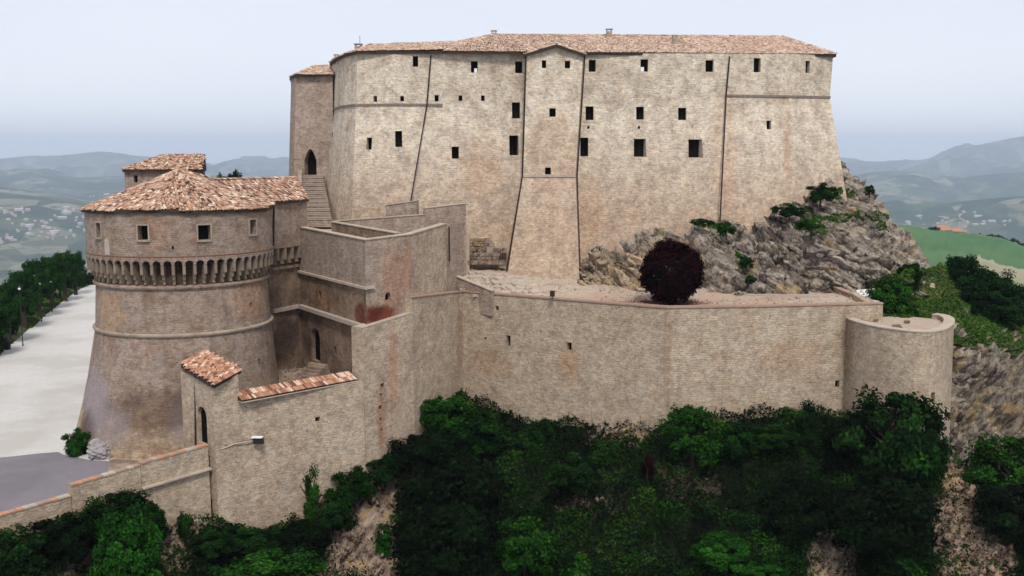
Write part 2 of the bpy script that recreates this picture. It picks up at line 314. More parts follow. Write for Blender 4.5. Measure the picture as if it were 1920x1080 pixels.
M['leaf_mid'] = G('mid_green_leaves', [(0.0, (0.0015, 0.006, 0.001)), (0.42, (0.006, 0.026, 0.003)), (0.7, (0.020, 0.075, 0.007)), (1.0, (0.055, 0.13, 0.018))])
M['leaf_bright'] = G('bright_green_leaves', [(0.0, (0.005, 0.025, 0.004)), (0.45, (0.007, 0.034, 0.004)), (0.75, (0.02, 0.095, 0.008)), (1.0, (0.065, 0.18, 0.022))])
M['leaf_red'] = G('purple_plum_leaves', [(0.0, (0.002, 0.0006, 0.001)), (0.5, (0.005, 0.0008, 0.0015)), (0.8, (0.022, 0.002, 0.004)), (1.0, (0.075, 0.004, 0.010))])
M['leaf_grass'] = G('grass_blades', [(0.0, (0.010, 0.025, 0.004)), (0.4, (0.03, 0.075, 0.010)), (0.7, (0.065, 0.125, 0.02)), (1.0, (0.15, 0.19, 0.06))])

RD = (0.17, 0.055, 0.035)
stain(M['rock'], P(1135, 500, 94), (5.5, 3, 2.6), (0.50, 0.42, 0.32), .75, .8, 1.5, .5); stain(M['rock'], P(1240, 470, 94), (4.5, 3, 1.4), (0.46, 0.37, 0.28), .5)
stain(M['ravelin2'], P(738, 530, 82.3), (1.3, 1.6, 3.2), (0.42, 0.25, 0.155), .4, .8); stain(M['ravelin2'], P(768, 500, 83.8), (.5, 1.2, 2.6), (0.40, 0.22, 0.14), .4)
stain(M['ravelin2'], P(696, 590, 79.9), (1.2, 2.0, .7), (0.17, 0.055, 0.035), .8, .6, 1.4)
stain(M['ravelin2'], P(714, 592, 81.0), (1.7, 2.0, .7), RD, .9, .6, 1.5); stain(M['brown_wall'], P(672, 592, 80.4), (.9, 1.2, 1.1), RD, .8, .6, 1.5)
stain(M['brown_wall'], P(600, 560, 87), (3, 3, .9), (0.40, 0.27, 0.16), .5); stain(M['brown_wall'], P(545, 640, 89), (2.2, 2, 2.2), (0.09, 0.075, 0.07), .7)
stain(M['rampart'], P(1065, 688, 86.3), (.9, 1.6, 1.7), (0.33, 0.18, 0.08), .35); stain(M['rampart'], P(918, 680, 91), (2.2, 3, 1.3), (0.30, 0.20, 0.13), .35); stain(M['rampart'], P(1490, 668, 82.6), (2.6, 2, 1.3), (0.46, 0.28, 0.18), .2)
stain(M['rampart'], P(1590, 640, 83.5), (.45, 1.2, 3.5), (0.22, 0.17, 0.14), .6); stain(M['rampart'], P(1252, 640, 81.8), (.35, 1, 5.5), (0.26, 0.2, 0.165), .5)
stain(M['curtain'], P(716, 785, 80.3), (.38, 1.2, 2.9), (0.24, 0.12, 0.08), .55, .8, 1.3); stain(M['curtain'], P(738, 700, 81.6), (.35, 1.2, 4.0), (0.36, 0.22, 0.15), .5); stain(M['curtain'], P(860, 640, 92.2), (.4, 1, 4), (0.3, 0.23, 0.18), .4)
stain(M['tower'], P(195, 745, 79), (1.5, 5, 2.6), (0.30, 0.27, 0.285), .9, .5, 1.3, 1.1, .35); stain(M['tower'], P(350, 790, 75.4), (1.3, 4, 1.8), (0.27, 0.245, 0.255), .8, .6, 1.5, 1.1, .35); stain(M['tower'], P(215, 585, 78), (1.6, 2.0, 1.5), (0.50, 0.40, 0.27), .6); stain(M['tower'], P(172, 810, 78), (1.1, 5, 1.7), (0.12, 0.10, 0.095), .9); stain(M['tower'], P(300, 770, 75.4), (4, 3, 1.6), (0.15, 0.12, 0.11), .75)
stain(M['tower'], P(200, 800, 76), (2.2, 3, 1.8), (0.25, 0.225, 0.235), .7, .6, 1.6, .7, .35)
stain(M['tower'], P(290, 440, 76), (1.2, 2, 1.4), (0.42, 0.26, 0.16), .3); stain(M['tower'], P(470, 560, 80), (1.4, 3, 1.6), (0.46, 0.31, 0.18), .4)
stain(M['keep'], P(1035, 285, 98.5), (2.6, 2, 4.2), (0.33, 0.24, 0.18), .35); stain(M['keep'], P(905, 300, 98.8), (2.2, 2, 4), (0.35, 0.255, 0.19), .3); stain(M['keep'], P(1108, 390, 98.2), (1.3, 2, 4), (0.42, 0.3, 0.2), .2); stain(M['keep'], P(1360, 270, 99.5), (1.2, 2, 7), (0.40, 0.31, 0.25), .4); stain(M['keep'], P(1482, 220, 99.5), (.45, 2, 7), (0.36, 0.27, 0.21), .45)
# ------------------------------------------------------------------ object helpers
def tag(o, label=None, cat=None, group=None, kind=None):
    if label: o['label'] = label
    if cat: o['category'] = cat
    if group: o['group'] = group
    if kind: o['kind'] = kind
    return o
def empty(name, loc=(0, 0, 0)):
    o = bpy.data.objects.new(name, None); COL.objects.link(o); o.location = loc; o.empty_display_size = 0.5
    return o
def link(name, me, mat, parent=None, smooth=False):
    o = bpy.data.objects.new(name, me); COL.objects.link(o)
    if mat is not None and len(me.materials) == 0:
        for m in (mat if isinstance(mat, (list, tuple)) else [mat]): me.materials.append(m)
    if smooth: me.shade_smooth()
    if parent is not None:
        o.parent = parent; o.matrix_parent_inverse = Matrix.Translation(-Vector(parent.location))
    return o
def box_uv(me, centre=None):
    if not me.polygons: return
    uv = me.uv_layers.new(name='UVMap') if not me.uv_layers else me.uv_layers[0]
    vs = me.vertices
    for p in me.polygons:
        n = p.normal
        if centre is not None and abs(n.z) < 0.8:
            c = p.center; a0 = math.atan2(c.y - centre[1], c.x - centre[0]); R = centre[2]
            for li in p.loop_indices:
                v = vs[me.loops[li].vertex_index].co; a = math.atan2(v.y - centre[1], v.x - centre[0])
                while a - a0 > math.pi: a -= 2 * math.pi
                while a - a0 < -math.pi: a += 2 * math.pi
                uv.data[li].uv = (a * R, v.z)
            continue
        if abs(n.z) > 0.85:
            for li in p.loop_indices:
                v = vs[me.loops[li].vertex_index].co; uv.data[li].uv = (v.x, v.y)
        else:
            t = Vector((-n.y, n.x, 0)).normalized()
            for li in p.loop_indices:
                v = vs[me.loops[li].vertex_index].co; uv.data[li].uv = (v.dot(t), v.z)
def mesh(name, verts, faces, mat, parent=None, smooth=False, uv=False, centre=None):
    me = bpy.data.meshes.new(name); me.from_pydata([tuple(v) for v in verts], [], faces); me.update()
    if uv: box_uv(me, centre)
    return link(name, me, mat, parent, smooth)
class MB:
    """gathers simple solids that become ONE mesh"""
    def __init__(s): s.v = []; s.f = []
    def add(s, v, f):
        k = len(s.v); s.v += [Vector(x) for x in v]; s.f += [tuple(i + k for i in q) for q in f]; return s
    def box(s, c, sx, sy, sz, ax=None):
        ax = ax or Matrix.Identity(3); c = Vector(c); v = []
        for i in (-1, 1):
            for j in (-1, 1):
                for k in (-1, 1): v.append(c + ax @ Vector((i * sx / 2, j * sy / 2, k * sz / 2)))
        return s.add(v, [(0, 1, 3, 2), (4, 6, 7, 5), (0, 4, 5, 1), (2, 3, 7, 6), (0, 2, 6, 4), (1, 5, 7, 3)])
    def tube(s, pts, radii, seg=8):
        pts = [Vector(p) for p in pts]; k0 = len(s.v)
        for i, p in enumerate(pts):
            d = (pts[min(i + 1, len(pts) - 1)] - pts[max(i - 1, 0)]).normalized()
            a = d.cross(Vector((0, 0, 1))) if abs(d.z) < 0.95 else d.cross(Vector((1, 0, 0))); a.normalize(); b = d.cross(a)
            r = radii[i] if isinstance(radii, (list, tuple)) else radii
            for q in range(seg):
                t = 2 * math.pi * q / seg; s.v.append(p + a * math.cos(t) * r + b * math.sin(t) * r)
        for i in range(len(pts) - 1):
            for q in range(seg):
                q2 = (q + 1) % seg; s.f.append((k0 + i * seg + q, k0 + i * seg + q2, k0 + (i + 1) * seg + q2, k0 + (i + 1) * seg + q))
        s.f.append(tuple(k0 + q for q in range(seg))); s.f.append(tuple(k0 + (len(pts) - 1) * seg + q for q in range(seg))[::-1])
        return s
    def prism(s, bottom, top):
        n = len(bottom); return s.add(list(bottom) + list(top), [tuple(range(n))[::-1], tuple(range(n, 2 * n))] + [(i, (i + 1) % n, n + (i + 1) % n, n + i) for i in range(n)])
    def lathe(s, cx, cy, prof, seg=96, a0=0, a1=2 * math.pi):
        """prof: (r, z) from bottom to top, closed with caps"""
        k0 = len(s.v); full = abs(a1 - a0 - 2 * math.pi) < 1e-6; m = seg if full else seg + 1
        for r, z in prof:
            for q in range(m):
                t = a0 + (a1 - a0) * q / seg; s.v.append(Vector((cx + r * math.cos(t), cy + r * math.sin(t), z)))
        for i in range(len(prof) - 1):
            for q in range(seg):
                q2 = (q + 1) % m; s.f.append((k0 + i * m + q, k0 + i * m + q2, k0 + (i + 1) * m + q2, k0 + (i + 1) * m + q))
        s.f.append(tuple(k0 + q for q in range(m))[::-1]); s.f.append(tuple(k0 + (len(prof) - 1) * m + q for q in range(m)))
        return s
    def build(s, name, mat, parent=None, uv=False, centre=None, smooth=False):
        return mesh(name, s.v, s.f, mat, parent, smooth, uv, centre)

def xy(v): return Vector((v[0], v[1], 0))
def offset_poly(pts, th):
    """pts: open plan polyline; +th moves it to the side away from the camera (left of travel when running left to right)"""
    out = []
    for i, p in enumerate(pts):
        p = xy(p); ds = []
        if i > 0: ds.append((p - xy(pts[i - 1])).normalized())
        if i < len(pts) - 1: ds.append((xy(pts[i + 1]) - p).normalized())
        ns = [Vector((-d.y, d.x, 0)) for d in ds]; n = sum(ns, Vector()).normalized()
        out.append(p + n * (th / max(0.35, n.dot(ns[0]))))
    return out
def wall_strip(mb, pts, z0, z1, th, out=0.0, batter=0.0, prev=None, nxt=None):
    """solid slab along the plan polyline; z0 / z1 one value or one per point; batter pushes the foot of the outer face out"""
    n = len(pts); z0 = z0 if isinstance(z0, (list, tuple)) else [z0] * n; z1 = z1 if isinstance(z1, (list, tuple)) else [z1] * n
    gp = ([prev] if prev is not None else []) + list(pts) + ([nxt] if nxt is not None else []); g0 = 1 if prev is not None else 0
    op_ = lambda t_: offset_poly(gp, t_)[g0:g0 + n]
    a = op_(-out); b = op_(th); ab = op_(-out - batter) if batter else a
    v = []
    for i in range(n):
        v += [Vector((ab[i].x, ab[i].y, z0[i])), Vector((a[i].x, a[i].y, z1[i])), Vector((b[i].x, b[i].y, z1[i])), Vector((b[i].x, b[i].y, z0[i]))]
    f = []
    for i in range(n - 1):
        k = 4 * i; q = k + 4
        f += [(k, q, q + 1, k + 1), (k + 1, q + 1, q + 2, k + 2), (k + 2, q + 2, q + 3, k + 3), (k + 3, q + 3, q, k)]
    f += [(0, 1, 2, 3), (4 * n - 1, 4 * n - 2, 4 * n - 3, 4 * n - 4)]
    return mb.add(v, f)
def lerp(a, b, t): return a + (b - a) * t
def resample(pts, step):
    out = [Vector(pts[0])]
    for a, b in zip(pts, pts[1:]):
        a, b = Vector(a), Vector(b); n = max(1, int((b - a).length / step))
        out += [a.lerp(b, (i + 1) / n) for i in range(n)]
    return out

# ---- walls with real openings
class Opening:
    pass
def open_wall(name, mb, mat, parent, wins, centre=None):
    """wins: dicts with px rect r=(x0,y0,x1,y1), depth d, arch, frame. Cuts niches in the solid and fits a window in each."""
    bvh = BVHTree.FromPolygons([tuple(v) for v in mb.v], mb.f)
    o = Vector((0, 0, CZ)); cut = MB(); made = []
    for w in wins:
        x0, y0, x1, y1 = w['r']; cx, cy = (x0 + x1) / 2, (y0 + y1) / 2
        hit, nrm, idx, dist = bvh.ray_cast(o, ray(cx, cy).normalized())
        if hit is None: print('MISS', name, w['r']); continue
        nh = Vector((nrm.x, nrm.y, 0)).normalized()
        if nh.y > 0: nh = -nh
        t = Vector((-nh.y, nh.x, 0))
        if t.x < 0: t = -t
        def pl(px, py, n_=nrm):
            d = ray(px, py); return o + d * ((hit - o).dot(n_) / d.dot(n_))
        l_, r_ = pl(x0, cy), pl(x1, cy); tp, bt = pl(cx, y0), pl(cx, y1)
        wd = abs((r_ - l_).dot(t)); ht = tp.z - bt.z; mid = (tp + bt) / 2; c = Vector((hit.x, hit.y, mid.z)) + t * (((l_ + r_) / 2 - hit).dot(t))
        d = w.get('d', 0.9); arch = w.get('arch')
        prof = [(-wd / 2, -ht / 2), (wd / 2, -ht / 2)]
        if arch:
            sp_ = ht / 2 - wd * (0.9 if arch == 'pointed' else 0.5)
            for q in range(0, 9):
                s_ = q / 8
                if arch == 'pointed':
                    xx = wd / 2 * (1 - 2 * s_); zz = sp_ + wd * 0.9 * (1 - abs(2 * s_ - 1) ** 1.7)
                else:
                    a_ = math.pi * s_; xx = wd / 2 * math.cos(a_); zz = sp_ + wd / 2 * math.sin(a_)
                prof.append((xx, zz))
        else: prof += [(wd / 2, ht / 2), (-wd / 2, ht / 2)]
        def ring(dist, k=1.0): return [c + t * (a * k) + Vector((0, 0, b * k)) + nh * dist for a, b in prof]
        if w.get('splay'):
            s_ = w['splay']; bk_ = [c + t * (a if a < 0 else a * (1 - 2 * s_)) + Vector((0, 0, b * .94)) - nh * d for a, b in prof]; fr0 = ring(0.02)
            cut.prism([f + (f - q) * 1.2 for f, q in zip(fr0, bk_)], bk_)
        else: cut.prism(ring(2.2), ring(-d))
        made.append((w, c, t, nh, wd, ht, d, prof, nrm))
    me = bpy.data.meshes.new(name); me.from_pydata([tuple(v) for v in mb.v], [], mb.f); me.update()
    ob = bpy.data.objects.new(name, me)
    COL.objects.link(ob)
    if cut.v:
        cm = bpy.data.meshes.new('cutter'); cm.from_pydata([tuple(v) for v in cut.v], [], cut.f); cm.update()
        import bmesh
        for q in (cm, me):
            b_ = bmesh.new(); b_.from_mesh(q); bmesh.ops.recalc_face_normals(b_, faces=b_.faces); b_.to_mesh(q); b_.free()
        co = bpy.data.objects.new('cutter', cm); COL.objects.link(co)
        md = ob.modifiers.new('b', 'BOOLEAN'); md.operation = 'DIFFERENCE'; md.object = co; md.solver = 'EXACT'
        dg = bpy.context.evaluated_depsgraph_get(); new = bpy.data.meshes.new_from_object(ob.evaluated_get(dg)); new.name = name
        ob.modifiers.clear(); ob.data = new; bpy.data.meshes.remove(me); bpy.data.objects.remove(co); bpy.data.meshes.remove(cm)
        me = new
    me.materials.clear(); me.materials.append(mat); box_uv(me, centre)
    if parent is not None: ob.parent = parent; ob.matrix_parent_inverse = Matrix.Translation(-Vector(parent.location))
    for (w, c, t, nh, wd, ht, d, prof, nrm) in made:
        ax = Matrix((t, nh, Vector((0, 0, 1)))).transposed()
        back = MB(); back.prism([c + t * a * 1.02 + Vector((0, 0, b * 1.02)) - nh * (d - 0.06) for a, b in prof], [c + t * a * 1.02 + Vector((0, 0, b * 1.02)) - nh * (d + 0.05) for a, b in prof])
        nm = w.get('name', 'window')
        if w.get('frame'):
            fr = MB(); e = 0.12
            fr.box(c + t * (-wd / 2 - e / 2) + nh * 0.01, e, 0.16, ht + 2 * e, ax).box(c + t * (wd / 2 + e / 2) + nh * 0.01, e, 0.16, ht + 2 * e, ax)
            fr.box(c + Vector((0, 0, ht / 2 + e / 2)) + nh * 0.01, wd - 0.004, 0.16, e, ax).box(c - Vector((0, 0, ht / 2 + e / 2)) + nh * 0.05, wd - 0.004, 0.24, e, ax)
            fo = fr.build(nm, M['trim2'], parent); back.build('dark_backing', M['hole'], fo)
        elif wd > 0.42 and ht > 0.6 and not w.get('arch'):
            fr = MB(); e = 0.05; q = d * 0.8
            fr.box(c + t * (-wd / 2 + e / 2) - nh * q, e, 0.06, ht, ax).box(c + t * (wd / 2 - e / 2) - nh * q, e, 0.06, ht, ax)
            fr.box(c - nh * q, 0.04, 0.05, ht - 0.01, ax).box(c + Vector((0, 0, ht / 2 - e / 2)) - nh * q, wd - 2 * e - 0.004, 0.06, e, ax).box(c - Vector((0, 0, ht / 2 - e / 2)) - nh * q, wd - 2 * e - 0.004, 0.06, e, ax)
            fo = fr.build(nm, M['wood'], parent); back.build('dark_backing', M['hole'], fo)
        else:
            fo = back.build(nm, M['hole'], parent)
        if w.get('bright'):
            sx = w['bright']; s_ = MB(); s_.box(c + t * (wd * 0.22 * sx) - Vector((0, 0, ht * 0.3)) - nh * 0.3, wd * 0.42, 0.05, ht * 0.36, ax)
            s_.build('shutter', M['white'], fo if w.get('frame') is None else parent)
    return ob

# ---- tiles
def tile_mesh_arrays(place, L=0.42, r=0.1, lift=0.03):
    """place: array of (origin xyz, along xyz, up-slope xyz, normal xyz) rows -> verts, faces"""
    o, a, u, n = place[:, 0:3], place[:, 3:6], place[:, 6:9], place[:, 9:12]
    prof = [(-1, 0.0), (-0.62, 0.75), (0, 1.0), (0.62, 0.75), (1, 0.0)]
    vs = []
    for k, (s, rr, lf) in enumerate(((0.0, 1.12, lift), (1.18, 0.86, 0.0))):
        for (x, h) in prof:
            vs.append(o + u * (s * L) + a * (x * r * rr) + n * (h * r * rr * 0.85 + lf))
    # front lip thickness
    for (x, h) in prof: vs.append(o + a * (x * r * 0.85) + n * (h * r * 0.55 + lift - 0.01))
    V = np.stack(vs, 1); N, K = V.shape[0], V.shape[1]
    base = []
    for i in range(4): base.append((i, i + 1, 6 + i, 5 + i)); base.append((10 + i, 11 + i, i + 1, i))
    base = np.array(base)
    Fc = (np.arange(N)[:, None, None] * K + base[None]).reshape(-1, 4)
    return V.reshape(-1, 3), Fc, N, len(base)
def np_mesh(name, V, Fc, mat, parent=None, tint=None, smooth=False):
    me = bpy.data.meshes.new(name); nf, k = Fc.shape
    me.vertices.add(len(V)); me.vertices.foreach_set('co', np.ascontiguousarray(V, dtype=np.float32).ravel())
    me.loops.add(nf * k); me.loops.foreach_set('vertex_index', np.ascontiguousarray(Fc, dtype=np.int32).ravel())
    me.polygons.add(nf); me.polygons.foreach_set('loop_start', np.arange(0, nf * k, k, dtype=np.int32))
    me.update(calc_edges=True)
    if tint is not None:
        at = me.attributes.new('tint', 'FLOAT', 'FACE'); at.data.foreach_set('value', np.ascontiguousarray(tint, dtype=np.float32))
    me.validate()
    return link(name, me, mat, parent, smooth)
def in_poly(x, y, poly):
    ins = np.zeros(x.shape, bool); n = len(poly)
    for i in range(n):
        x1, y1 = poly[i][0], poly[i][1]; x2, y2 = poly[(i + 1) % n][0], poly[(i + 1) % n][1]
        c = ((y1 > y) != (y2 > y)); 
        with np.errstate(divide='ignore', invalid='ignore'):
            ins ^= c & (x < (x2 - x1) * (y - y1) / (y2 - y1 + 1e-12) + x1)
    return ins
def tile_rows(poly3, eave_a, eave_b, pitch=0.21, L=0.36, jitter=0.025, inset=0.0):
    """rows of tiles over the planar roof face poly3 whose lower edge runs eave_a -> eave_b"""
    a = (Vector(eave_b) - Vector(eave_a)); a.normalize(); pts = [Vector(p) for p in poly3]
    n = Vector()
    for i in range(len(pts)): n += (pts[i] - pts[0]).cross(pts[(i + 1) % len(pts)] - pts[0])
    n.normalize()
    if n.z < 0: n = -n
    ah = Vector((0, 0, 1)).cross(n)
    if ah.length > 1e-3:
        ah.normalize(); a = ah if ah.dot(a) > 0 else -ah
    u = n.cross(a)
    if u.z < 0: u = -u
    o = min(pts, key=lambda q_: q_.z).copy(); P2 = [((p - o).dot(a), (p - o).dot(u)) for p in pts]
    xs = [p[0] for p in P2]; ys = [p[1] for p in P2]
    gx = np.arange(min(xs) + pitch / 2, max(xs), pitch); gy = np.arange(min(ys) - 0.05, max(ys) - L * 0.3, L)
    X, Y = np.meshgrid(gx, gy); X = X.ravel(); Y = Y.ravel()
    k = in_poly(X, Y + L * 0.5, P2); X, Y = X[k], Y[k]
    X = X + RNG.normal(0, jitter, X.shape); Y = Y + RNG.normal(0, jitter * 1.6, X.shape)
    N = len(X); res = np.zeros((N, 12)); na, nu, nn, no = map(np.array, (a, u, n, o))
    res[:, 0:3] = no + X[:, None] * na + Y[:, None] * nu + (RNG.uniform(0.0, 0.04, (N, 1))) * nn
    yaw = RNG.normal(0, 0.05, (N, 1)); res[:, 3:6] = na + yaw * nu; res[:, 6:9] = nu - yaw * na + RNG.normal(0, 0.02, (N, 1)) * nn; res[:, 9:12] = nn
    return res
def ridge_tiles(a, b, step=0.33):
    a, b = Vector(a), Vector(b); d = (b - a).normalized(); s = d.cross(Vector((0, 0, 1))).normalized(); n = s.cross(d)
    k = max(1, int((b - a).length / step)); res = np.zeros((k, 12))
    for i in range(k):
        res[i, 0:3] = a + d * (i * step) + n * 0.05; res[i, 3:6] = s * 1.5; res[i, 6:9] = d; res[i, 9:12] = n * 1.2
    return res
def lay_tiles(name, parts, mat, parent, L=0.36, r=0.1):
    pl = np.concatenate(parts); V, Fc, N, k = tile_mesh_arrays(pl, L, r)
    t = np.repeat(np.clip(RNG.normal(0.5, 0.27, N), 0, 1), k)
    o = np_mesh(name, V, Fc, mat, parent, t); o['kind'] = 'stuff'; return o
def roof_solid(mb, tops, drop=0.24):  # deep edge widens the eave shadow put into the dark boards
    """solid boards under a roof face: polygon tops and the same polygon lower down"""
    mb.prism([Vector(p) - Vector((0, 0, drop)) for p in tops], tops)

# ---- leaves
def leaf_quads(C, size, outward=None, flat=0.5, rng=RNG):
    N = len(C); d = rng.normal(size=(N, 3)); d[:, 2] += flat * 1.5
    if outward is not None: d += outward * 1.2
    d /= np.linalg.norm(d, axis=1)[:, None]
    t = np.cross(d, rng.normal(size=(N, 3))); t /= np.linalg.norm(t, axis=1)[:, None] + 1e-9; b = np.cross(d, t)
    s = size * rng.uniform(0.6, 1.35, (N, 1))
    V = np.stack([C - t * s * 0.6, C + b * s * 0.36 + d * s * 0.1, C + t * s * 0.6, C - b * s * 0.36 + d * s * 0.1], 1)
    Fc = np.arange(N * 4).reshape(N, 4)
    return V.reshape(-1, 3), Fc
def crown_points(n, clumps, rx, ry, rz, spread, rng, shell=0.55, low=-0.75):
    cs = []
    while len(cs) < clumps:
        p = rng.normal(size=3); p /= np.linalg.norm(p); r = shell + (1.12 - shell) * rng.random() ** 1.1
        if p[2] < low: continue
        cs.append(p * r)
    cs = np.array(cs) * (rx, ry, rz); k = rng.integers(0, clumps, n)
    sz = rng.uniform(0.6, 1.4, clumps) * spread
    off = rng.normal(size=(n, 3)); off /= np.linalg.norm(off, axis=1)[:, None]; off *= (rng.random((n, 1)) ** 0.6) * sz[k][:, None] * 1.15; off[:, 2] *= 0.75
    out = cs[k] / (rx, ry, rz); tint = rng.random(clumps)[k] * 0.5 + rng.random(n) * 0.5
    return cs[k] + off, out + off * 0.6, tint

PROTO = {}
def proto_crown(key, n, clumps, shape, spread, leaf, seed, shell=0.55, low=-0.75):
    rng = np.random.default_rng(seed); C, o, t = crown_points(n, clumps, *shape, spread, rng, shell, low)
    V, Fc = leaf_quads(C, leaf, o, rng=rng)
    ob = np_mesh('crown', V, Fc, M['leaf_dark'], None, t); me = ob.data; bpy.data.objects.remove(ob); PROTO[key] = me
proto_crown('round', 15000, 80, (1, 1, 0.95), 0.22, 0.085, 11)
proto_crown('broad', 14000, 70, (1, 1, 0.75), 0.25, 0.085, 12)
proto_crown('shrub', 9000, 48, (1, 1, 0.8), 0.26, 0.10, 13, 0.4)
proto_crown('spiky', 7000, 40, (0.55, 0.55, 1.1), 0.24, 0.10, 14, 0.3)
proto_crown('ball', 36000, 420, (0.9, 0.9, 0.9), 0.15, 0.07, 15, 0.86, -0.92)
proto_crown('small', 2200, 30, (1, 1, 0.9), 0.32, 0.17, 16, 0.4)
def trunk_mesh(seed):
    r = random.Random(seed); mb = MB(); mb.tube([(0, 0, -0.15), (0.02, 0.01, 0.35), (-0.02, 0.02, 0.62), (0.01, 0, 0.85)], [0.05, 0.038, 0.028, 0.012], 8)
    for k in range(6):
        a = k * 1.05 + r.random(); z = 0.34 + 0.07 * k; q = 0.28 * (1 - 0.08 * k)
        mb.tube([(0, 0, z), (math.cos(a) * q * 0.5, math.sin(a) * q * 0.5, z + 0.1), (math.cos(a) * q, math.sin(a) * q, z + 0.24)], [0.02, 0.013, 0.005], 5)
    me = bpy.data.meshes.new('trunk'); me.from_pydata([tuple(v) for v in mb.v], [], mb.f); me.update(); me.materials.append(M['bark']); return me
TRUNKS = [trunk_mesh(1), trunk_mesh(2)]
def plant(name, loc, radius, height, proto, mat, label, cat='tree', group=None, crown_low=0.5, seed=0, rz=None):
    """a tree or shrub: empty at the foot > trunk, crown. crown_low: where the crown's centre sits as a share of height"""
    r = random.Random(seed + int(abs(loc[0]) * 37 + abs(loc[1]) * 17))
    e = empty(name, loc); tag(e, label, cat, group); e.rotation_euler.z = r.uniform(0, 6.28) if rz is None else rz
    c = bpy.data.objects.new('crown', PROTO[proto]); COL.objects.link(c); c.parent = e
    c.location = (0, 0, height * crown_low); zz = height * (1 - crown_low) * 1.05
    c.scale = (radius, radius * r.uniform(0.9, 1.05), zz)
    c.material_slots[0].link = 'OBJECT'; c.material_slots[0].material = M[mat]
    t = bpy.data.objects.new('trunk', TRUNKS[r.randint(0, 1)]); COL.objects.link(t); t.parent = e; s = height * 0.95; t.scale = (s, s, s)
    return e

# ---- lofts for ground and rock
def loft(rows, nu, nv, quad=False):
    """rows: list of control polylines (same count). -> array nv x nu x 3, smooth across rows when quad"""
    R = np.array([[tuple(p) for p in r] for r in rows], float); m = R.shape[1]; k = R.shape[0]
    s = np.linspace(0, m - 1, nu); i = np.clip(np.floor(s).astype(int), 0, m - 2); f = (s - i)[None, :, None]
    A = R[:, i] * (1 - f) + R[:, i + 1] * f
    t = np.linspace(0, k - 1, nv)
    if quad and k >= 3:
        j = np.clip(np.floor(t).astype(int), 0, k - 2); g = (t - j)[:, None, None]
        p0 = A[np.maximum(j - 1, 0)]; p1 = A[j]; p2 = A[j + 1]; p3 = A[np.minimum(j + 2, k - 1)]
        return 0.5 * (2 * p1 + (p2 - p0) * g + (2 * p0 - 5 * p1 + 4 * p2 - p3) * g ** 2 + (3 * p1 - p0 - 3 * p2 + p3) * g ** 3)
    j = np.clip(np.floor(t).astype(int), 0, k - 2); g = (t - j)[:, None, None]
    return A[j] * (1 - g) + A[j + 1] * g
def grid_faces(nv, nu):
    i = np.arange((nv - 1) * nu).reshape(nv - 1, nu)[:, :-1].ravel()
    return np.stack([i, i + 1, i + nu + 1, i + nu], 1)
def grid_normals(G):
    du = np.gradient(G, axis=1); dv = np.gradient(G, axis=0); n = np.cross(du, dv); n /= np.linalg.norm(n, axis=2)[:, :, None] + 1e-9
    return n
def rot_y(p, a):
    c, s = math.cos(a), math.sin(a); return np.stack([p[:, 0] * c + p[:, 2] * s, p[:, 1], -p[:, 0] * s + p[:, 2] * c], 1)
def rock_disp(p, amp, size, dip=0.5, seed=3):
    q = rot_y(p, dip) * (0.42, 0.6, 1.35); w = q + 0.35 * np.stack([fbm(q * 0.8, seed + 20), fbm(q * 0.8, seed + 21), fbm(q * 0.8, seed + 22)], 1) * size
    d1, v1, e1, b1, s1 = worley(w / size, seed); d2, v2, e2, b2, s2 = worley(w / (size * 0.36), seed + 9)
    r = (v1 - 0.5) * 1.0 + e1[:, 0] * (b1 - 0.5) * 1.4 + e1[:, 2] * (v1 - 0.5) * 1.2 - 0.55 * np.exp(-((s1 - d1) / 0.10) ** 2)
    r2 = (v2 - 0.5) * 0.8 + e2[:, 2] * (b2 - 0.5) * 1.2 - 0.4 * np.exp(-((s2 - d2) / 0.14) ** 2)
    pr = rot_y(p, dip); sv = pr[:, 2] / (size * .42) + .9 * fbm(pr * (.12, .2, .3), seed + 31, 4) * 2; fr_ = sv - np.floor(sv)
    led = (1 - fr_) ** 1.4 * (0.35 + .65 * _h(np.floor(sv).astype(np.int64), np.floor(pr[:, 0] / (size * 2.2)).astype(np.int64), np.zeros(len(p), np.int64), seed + 32))
    gl = 1 - np.abs(fbm(rot_y(p, dip + .2) * (.2, .3, .09), seed + 33, 4)) * 3; gully = -np.clip(gl - .35, 0, 1) * 2.0
    return amp * (r * 0.42 + r2 * 0.26 + .75 * (led - .4) + gully * .8 + 0.8 * fbm(p * 0.16, seed + 5, 3) + 0.10 * fbm(p * 2.2, seed + 6, 3))
def rock_sheet(name, rows, nu, nv, amp, size, mat, dip, seed, label=None, edge=0.15, kind='structure', taper=None):
    G = loft(rows, nu, nv, True); n = grid_normals(G)
    if n[..., 1].mean() > 0: n = -n
    p = G.reshape(-1, 3); d = rock_disp(p, amp, size, dip, seed).reshape(nv, nu)
    if taper is not None: d = np.minimum(d, .35 * amp + 9 * np.clip(np.linspace(0, 1, nv)[:, None] - taper, 0, 1)) * np.clip(np.linspace(0, 1, nv)[:, None] / (taper * 1.3) , .12, 1)
    p2 = G + n * d[..., None]
    o = np_mesh(name, p2.reshape(-1, 3), grid_faces(nv, nu), mat, None); tag(o, label, None, None, kind); return o, p2
